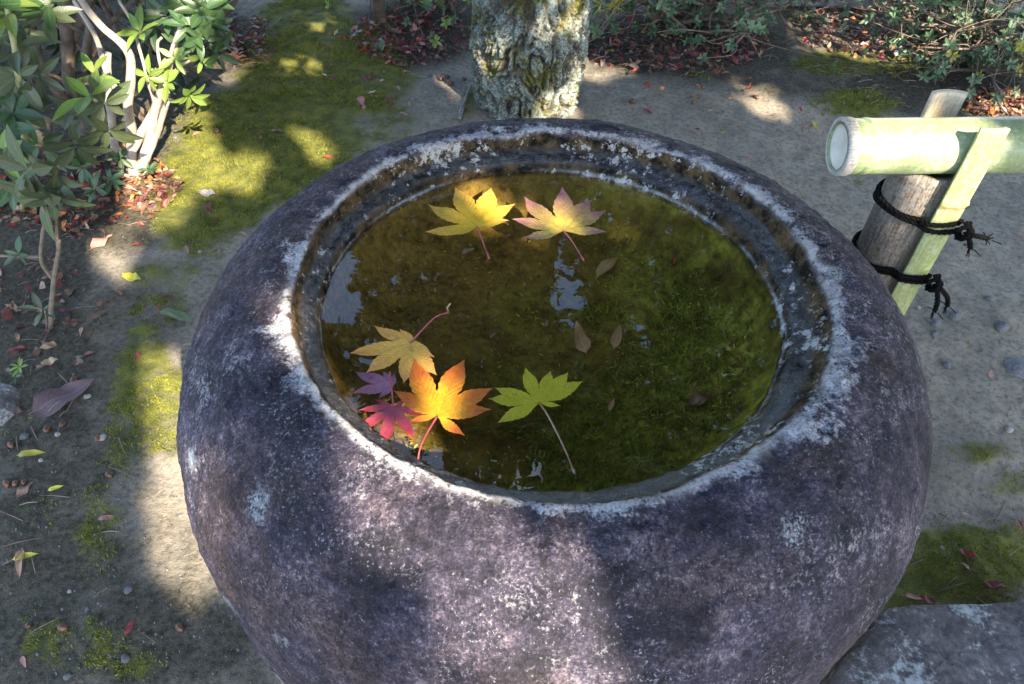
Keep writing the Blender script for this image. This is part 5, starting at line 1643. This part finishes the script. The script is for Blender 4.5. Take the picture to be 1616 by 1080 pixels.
# ------------------------------------------------------------------ acorns and pebbles
prof = [(-.5, .0), (-.47, .16), (-.40, .26), (-.25, .34), (0, .37), (.22, .34), (.38, .24), (.46, .12), (.50, .05), (.56, .0)]
th = np.linspace(0, 2 * np.pi, 14, endpoint=False)
V = np.concatenate([[[x, r * math.cos(a), r * math.sin(a)] for a in th] for x, r in prof])
acorn_me = mesh('acorn', V, grid_faces(len(prof), 14, True), [M['acorn']])
AC = [(118, 603, 16, 'acorn on dark soil left of the sunlit strip'), (100, 672, 13, 'shiny acorn beside the large serrated leaf'), (76, 680, 16, 'acorn touching the large serrated leaf tip'), (19, 705, 14, 'dull acorn at the left edge by the grey stone'),
      (155, 694, 12, 'acorn next to a pale pebble on dark soil'), (174, 752, 16, 'reddish acorn on dark soil'), (12, 766, 16, 'acorn at the left edge in a small heap'), (26, 765, 14, 'grey acorn in the small heap at the left edge'), (40, 763, 13, 'rightmost acorn of the small heap'),
      (101, 993, 18, 'large brown acorn near the bottom left'), (46, 989, 13, 'acorn nearest the bottom left corner'), (285, 993, 18, 'acorn with a curled scrap near the basin foot'), (193, 464, 12, 'acorn just under the yellow leaf'), (411, 220, 9, 'acorn on moss at the back'),
      (342, 210, 12, 'acorn in the dark moss by the sun patch'), (641, 106, 9, 'acorn at the moss edge left of the trunk'), (695, 127, 13, 'acorn in a loose group left of the trunk'), (706, 124, 11, 'acorn leaning on others left of the trunk'), (711, 134, 12, 'acorn nearest the viewer left of the trunk'), (732, 127, 11, 'acorn closest to the trunk on its left'),
      (997, 163, 13, 'cracked acorn on the path right of the trunk'), (1094, 163, 10, 'acorn in the middle of the path'), (1193, 156, 10, 'shiny acorn in the right sun patch'), (901, 175, 9, 'acorn at the foot of the tree on its right'), (1025, 116, 8, 'small dark acorn beyond the path'), (1108, 140, 9, 'dark acorn beside an orange leaf')]
for px, py, lp, lab in AC:
    p = gat(px, py); s = .86 * lp / FPX * ((p - CAMP) @ CF)
    place_leaf('acorn', acorn_me, M['acorn'], p + [0, 0, s * .33], rg.uniform(0, 6.28), s, lab, 'acorn', 'acorns on the ground', tilt=rg.uniform(-.2, .2))
prof = [(-.5, 0), (-.42, .28), (-.2, .42), (.05, .45), (.3, .36), (.46, .2), (.52, 0)]
PB = []
for s in range(3):
    V = np.concatenate([[[x, r * math.cos(a), r * math.sin(a) * .7] for a in th] for x, r in prof])
    V = V * (1 + .35 * fbm(V * 2.3 + s * 9, 60 + s, 3)[:, None])
    PB.append(mesh('pebble', V, grid_faces(len(prof), 14, True), [M['pebble']]))
PE = [(203, 932, 14, 'pebble', 'angular grey pebble at lower left'), (138, 962, 8, 'pebble', 'small round grey pebble at lower left'), (198, 1040, 15, 'pebble', 'bluish grey pebble near the bottom'), (107, 1068, 12, 'pebble', 'grey pebble at the bottom edge'), (110, 934, 7, 'pale_pebble', 'tiny white pebble at lower left'),
      (162, 691, 12, 'pale_pebble', 'pale bluish pebble on dark soil'), (138, 627, 11, 'pale_pebble', 'flat white pebble on dark soil'), (91, 686, 9, 'pale_pebble', 'whitish pebble by the acorns'), (39, 690, 14, 'pebble', 'grey pebble under the serrated leaf'), (65, 727, 8, 'pale_pebble', 'small pale pebble at the left'),
      (277, 218, 8, 'pebble', 'grey pebble by the moss sun patch'), (1475, 512, 18, 'pebble', 'dark grey pebble on the right path'), (1506, 500, 20, 'pebble', 'dark grey pebble below the lower rope'), (1580, 518, 22, 'pebble', 'dark elongated pebble on the right path'), (1494, 577, 14, 'pebble', 'bluish pebble right of the basin'),
      (1474, 528, 12, 'pebble', 'small dark pebble near the basin edge'), (1592, 679, 12, 'pale_pebble', 'pale pebble at the right edge above sparse moss'), (1449, 486, 8, 'pale_pebble', 'white pebble beside the slat foot'), (1560, 473, 12, 'pebble', 'grey pebble right of the ropes'), (1355, 264, 8, 'pebble', 'grey pebble under the pipe end'), (316, 398, 7, 'pale_pebble', 'white speck pebble on moss'), (1486, 865, 8, 'pale_pebble', 'white pebble in moss beside a red leaf'), (678, 120, 8, 'pebble', 'grey pebble among acorns left of the trunk')]
for px, py, lp, mt, lab in PE:
    p = gat(px, py); s = lp / FPX * ((p - CAMP) @ CF)
    place_leaf('pebble', PB[int(rg.integers(3))], M[mt], p + [0, 0, s * .12], rg.uniform(0, 6.28), s, lab, 'pebble', 'pebbles on the ground')

# grit: fine gravel all over the bare ground
n = 9000
px, py = rg.uniform(-40, 1660, n), rg.uniform(10, 1110, n) ** 1.0
P = np.array([at(a, b) for a, b in zip(px, py)])
mk = blobs(P[:, 0], P[:, 1], MOSS)
P = P[(mk < .6)]
P[:, 2] = gz(P[:, 0], P[:, 1])
n = len(P)
s = (.0007 + .0028 * rg.random(n) ** 5)[:, None, None]
oct_ = np.array([[1, 0, 0], [-.8, .3, 0], [0, 1, .1], [.2, -1, 0], [0, .1, .7], [0, 0, -.6]])
V = P[:, None] + s * oct_[None] * rg.uniform(.7, 1.3, (n, 6, 3))
F = (np.arange(n)[:, None, None] * 6 + np.array([[0, 2, 4], [2, 1, 4], [1, 3, 4], [3, 0, 4], [2, 0, 5], [1, 2, 5], [3, 1, 5], [0, 3, 5]])[None]).reshape(-1, 3)
tag(obj('gravel', V.reshape(-1, 3), F, M['pebble'], smooth=False), 'fine grit and tiny stones on the bare soil', kind='stuff')

# moss: short blades
n = 150000
X, Y = rg.uniform(-1.75, 1.6, n), rg.uniform(.25, 2.75, n)
mk = blobs(X, Y, MOSS)
Q = np.stack([X, Y, 0 * X], -1)
mk = mk + .75 * fbm(Q * 9, 21, 3) + .45 * fbm(Q * 38, 24, 2)
k = (mk > .48 + .35 * rg.random(n))
pp = pix(Q)
k &= (pp[:, 0] > -60) & (pp[:, 0] < 1680) & (pp[:, 1] > -60) & (pp[:, 1] < 1140) & (np.hypot(X - CX, Y - CY) > .36)
P = Q[k]; P[:, 2] = gz(P[:, 0], P[:, 1]) - .001
P = np.repeat(P, 3, 0) + rg.normal(size=(3 * len(P), 3)) * [.003, .003, 0]
o = leafcloud(P, .0070, 'moss', M['moss'], None, (0, 0, 0), nrm=np.tile([[0, 0, 1.0]], (len(P), 1)), seed=31, elong=4.5)
tag(o, 'low yellow green moss carpeting the soil', kind='stuff')
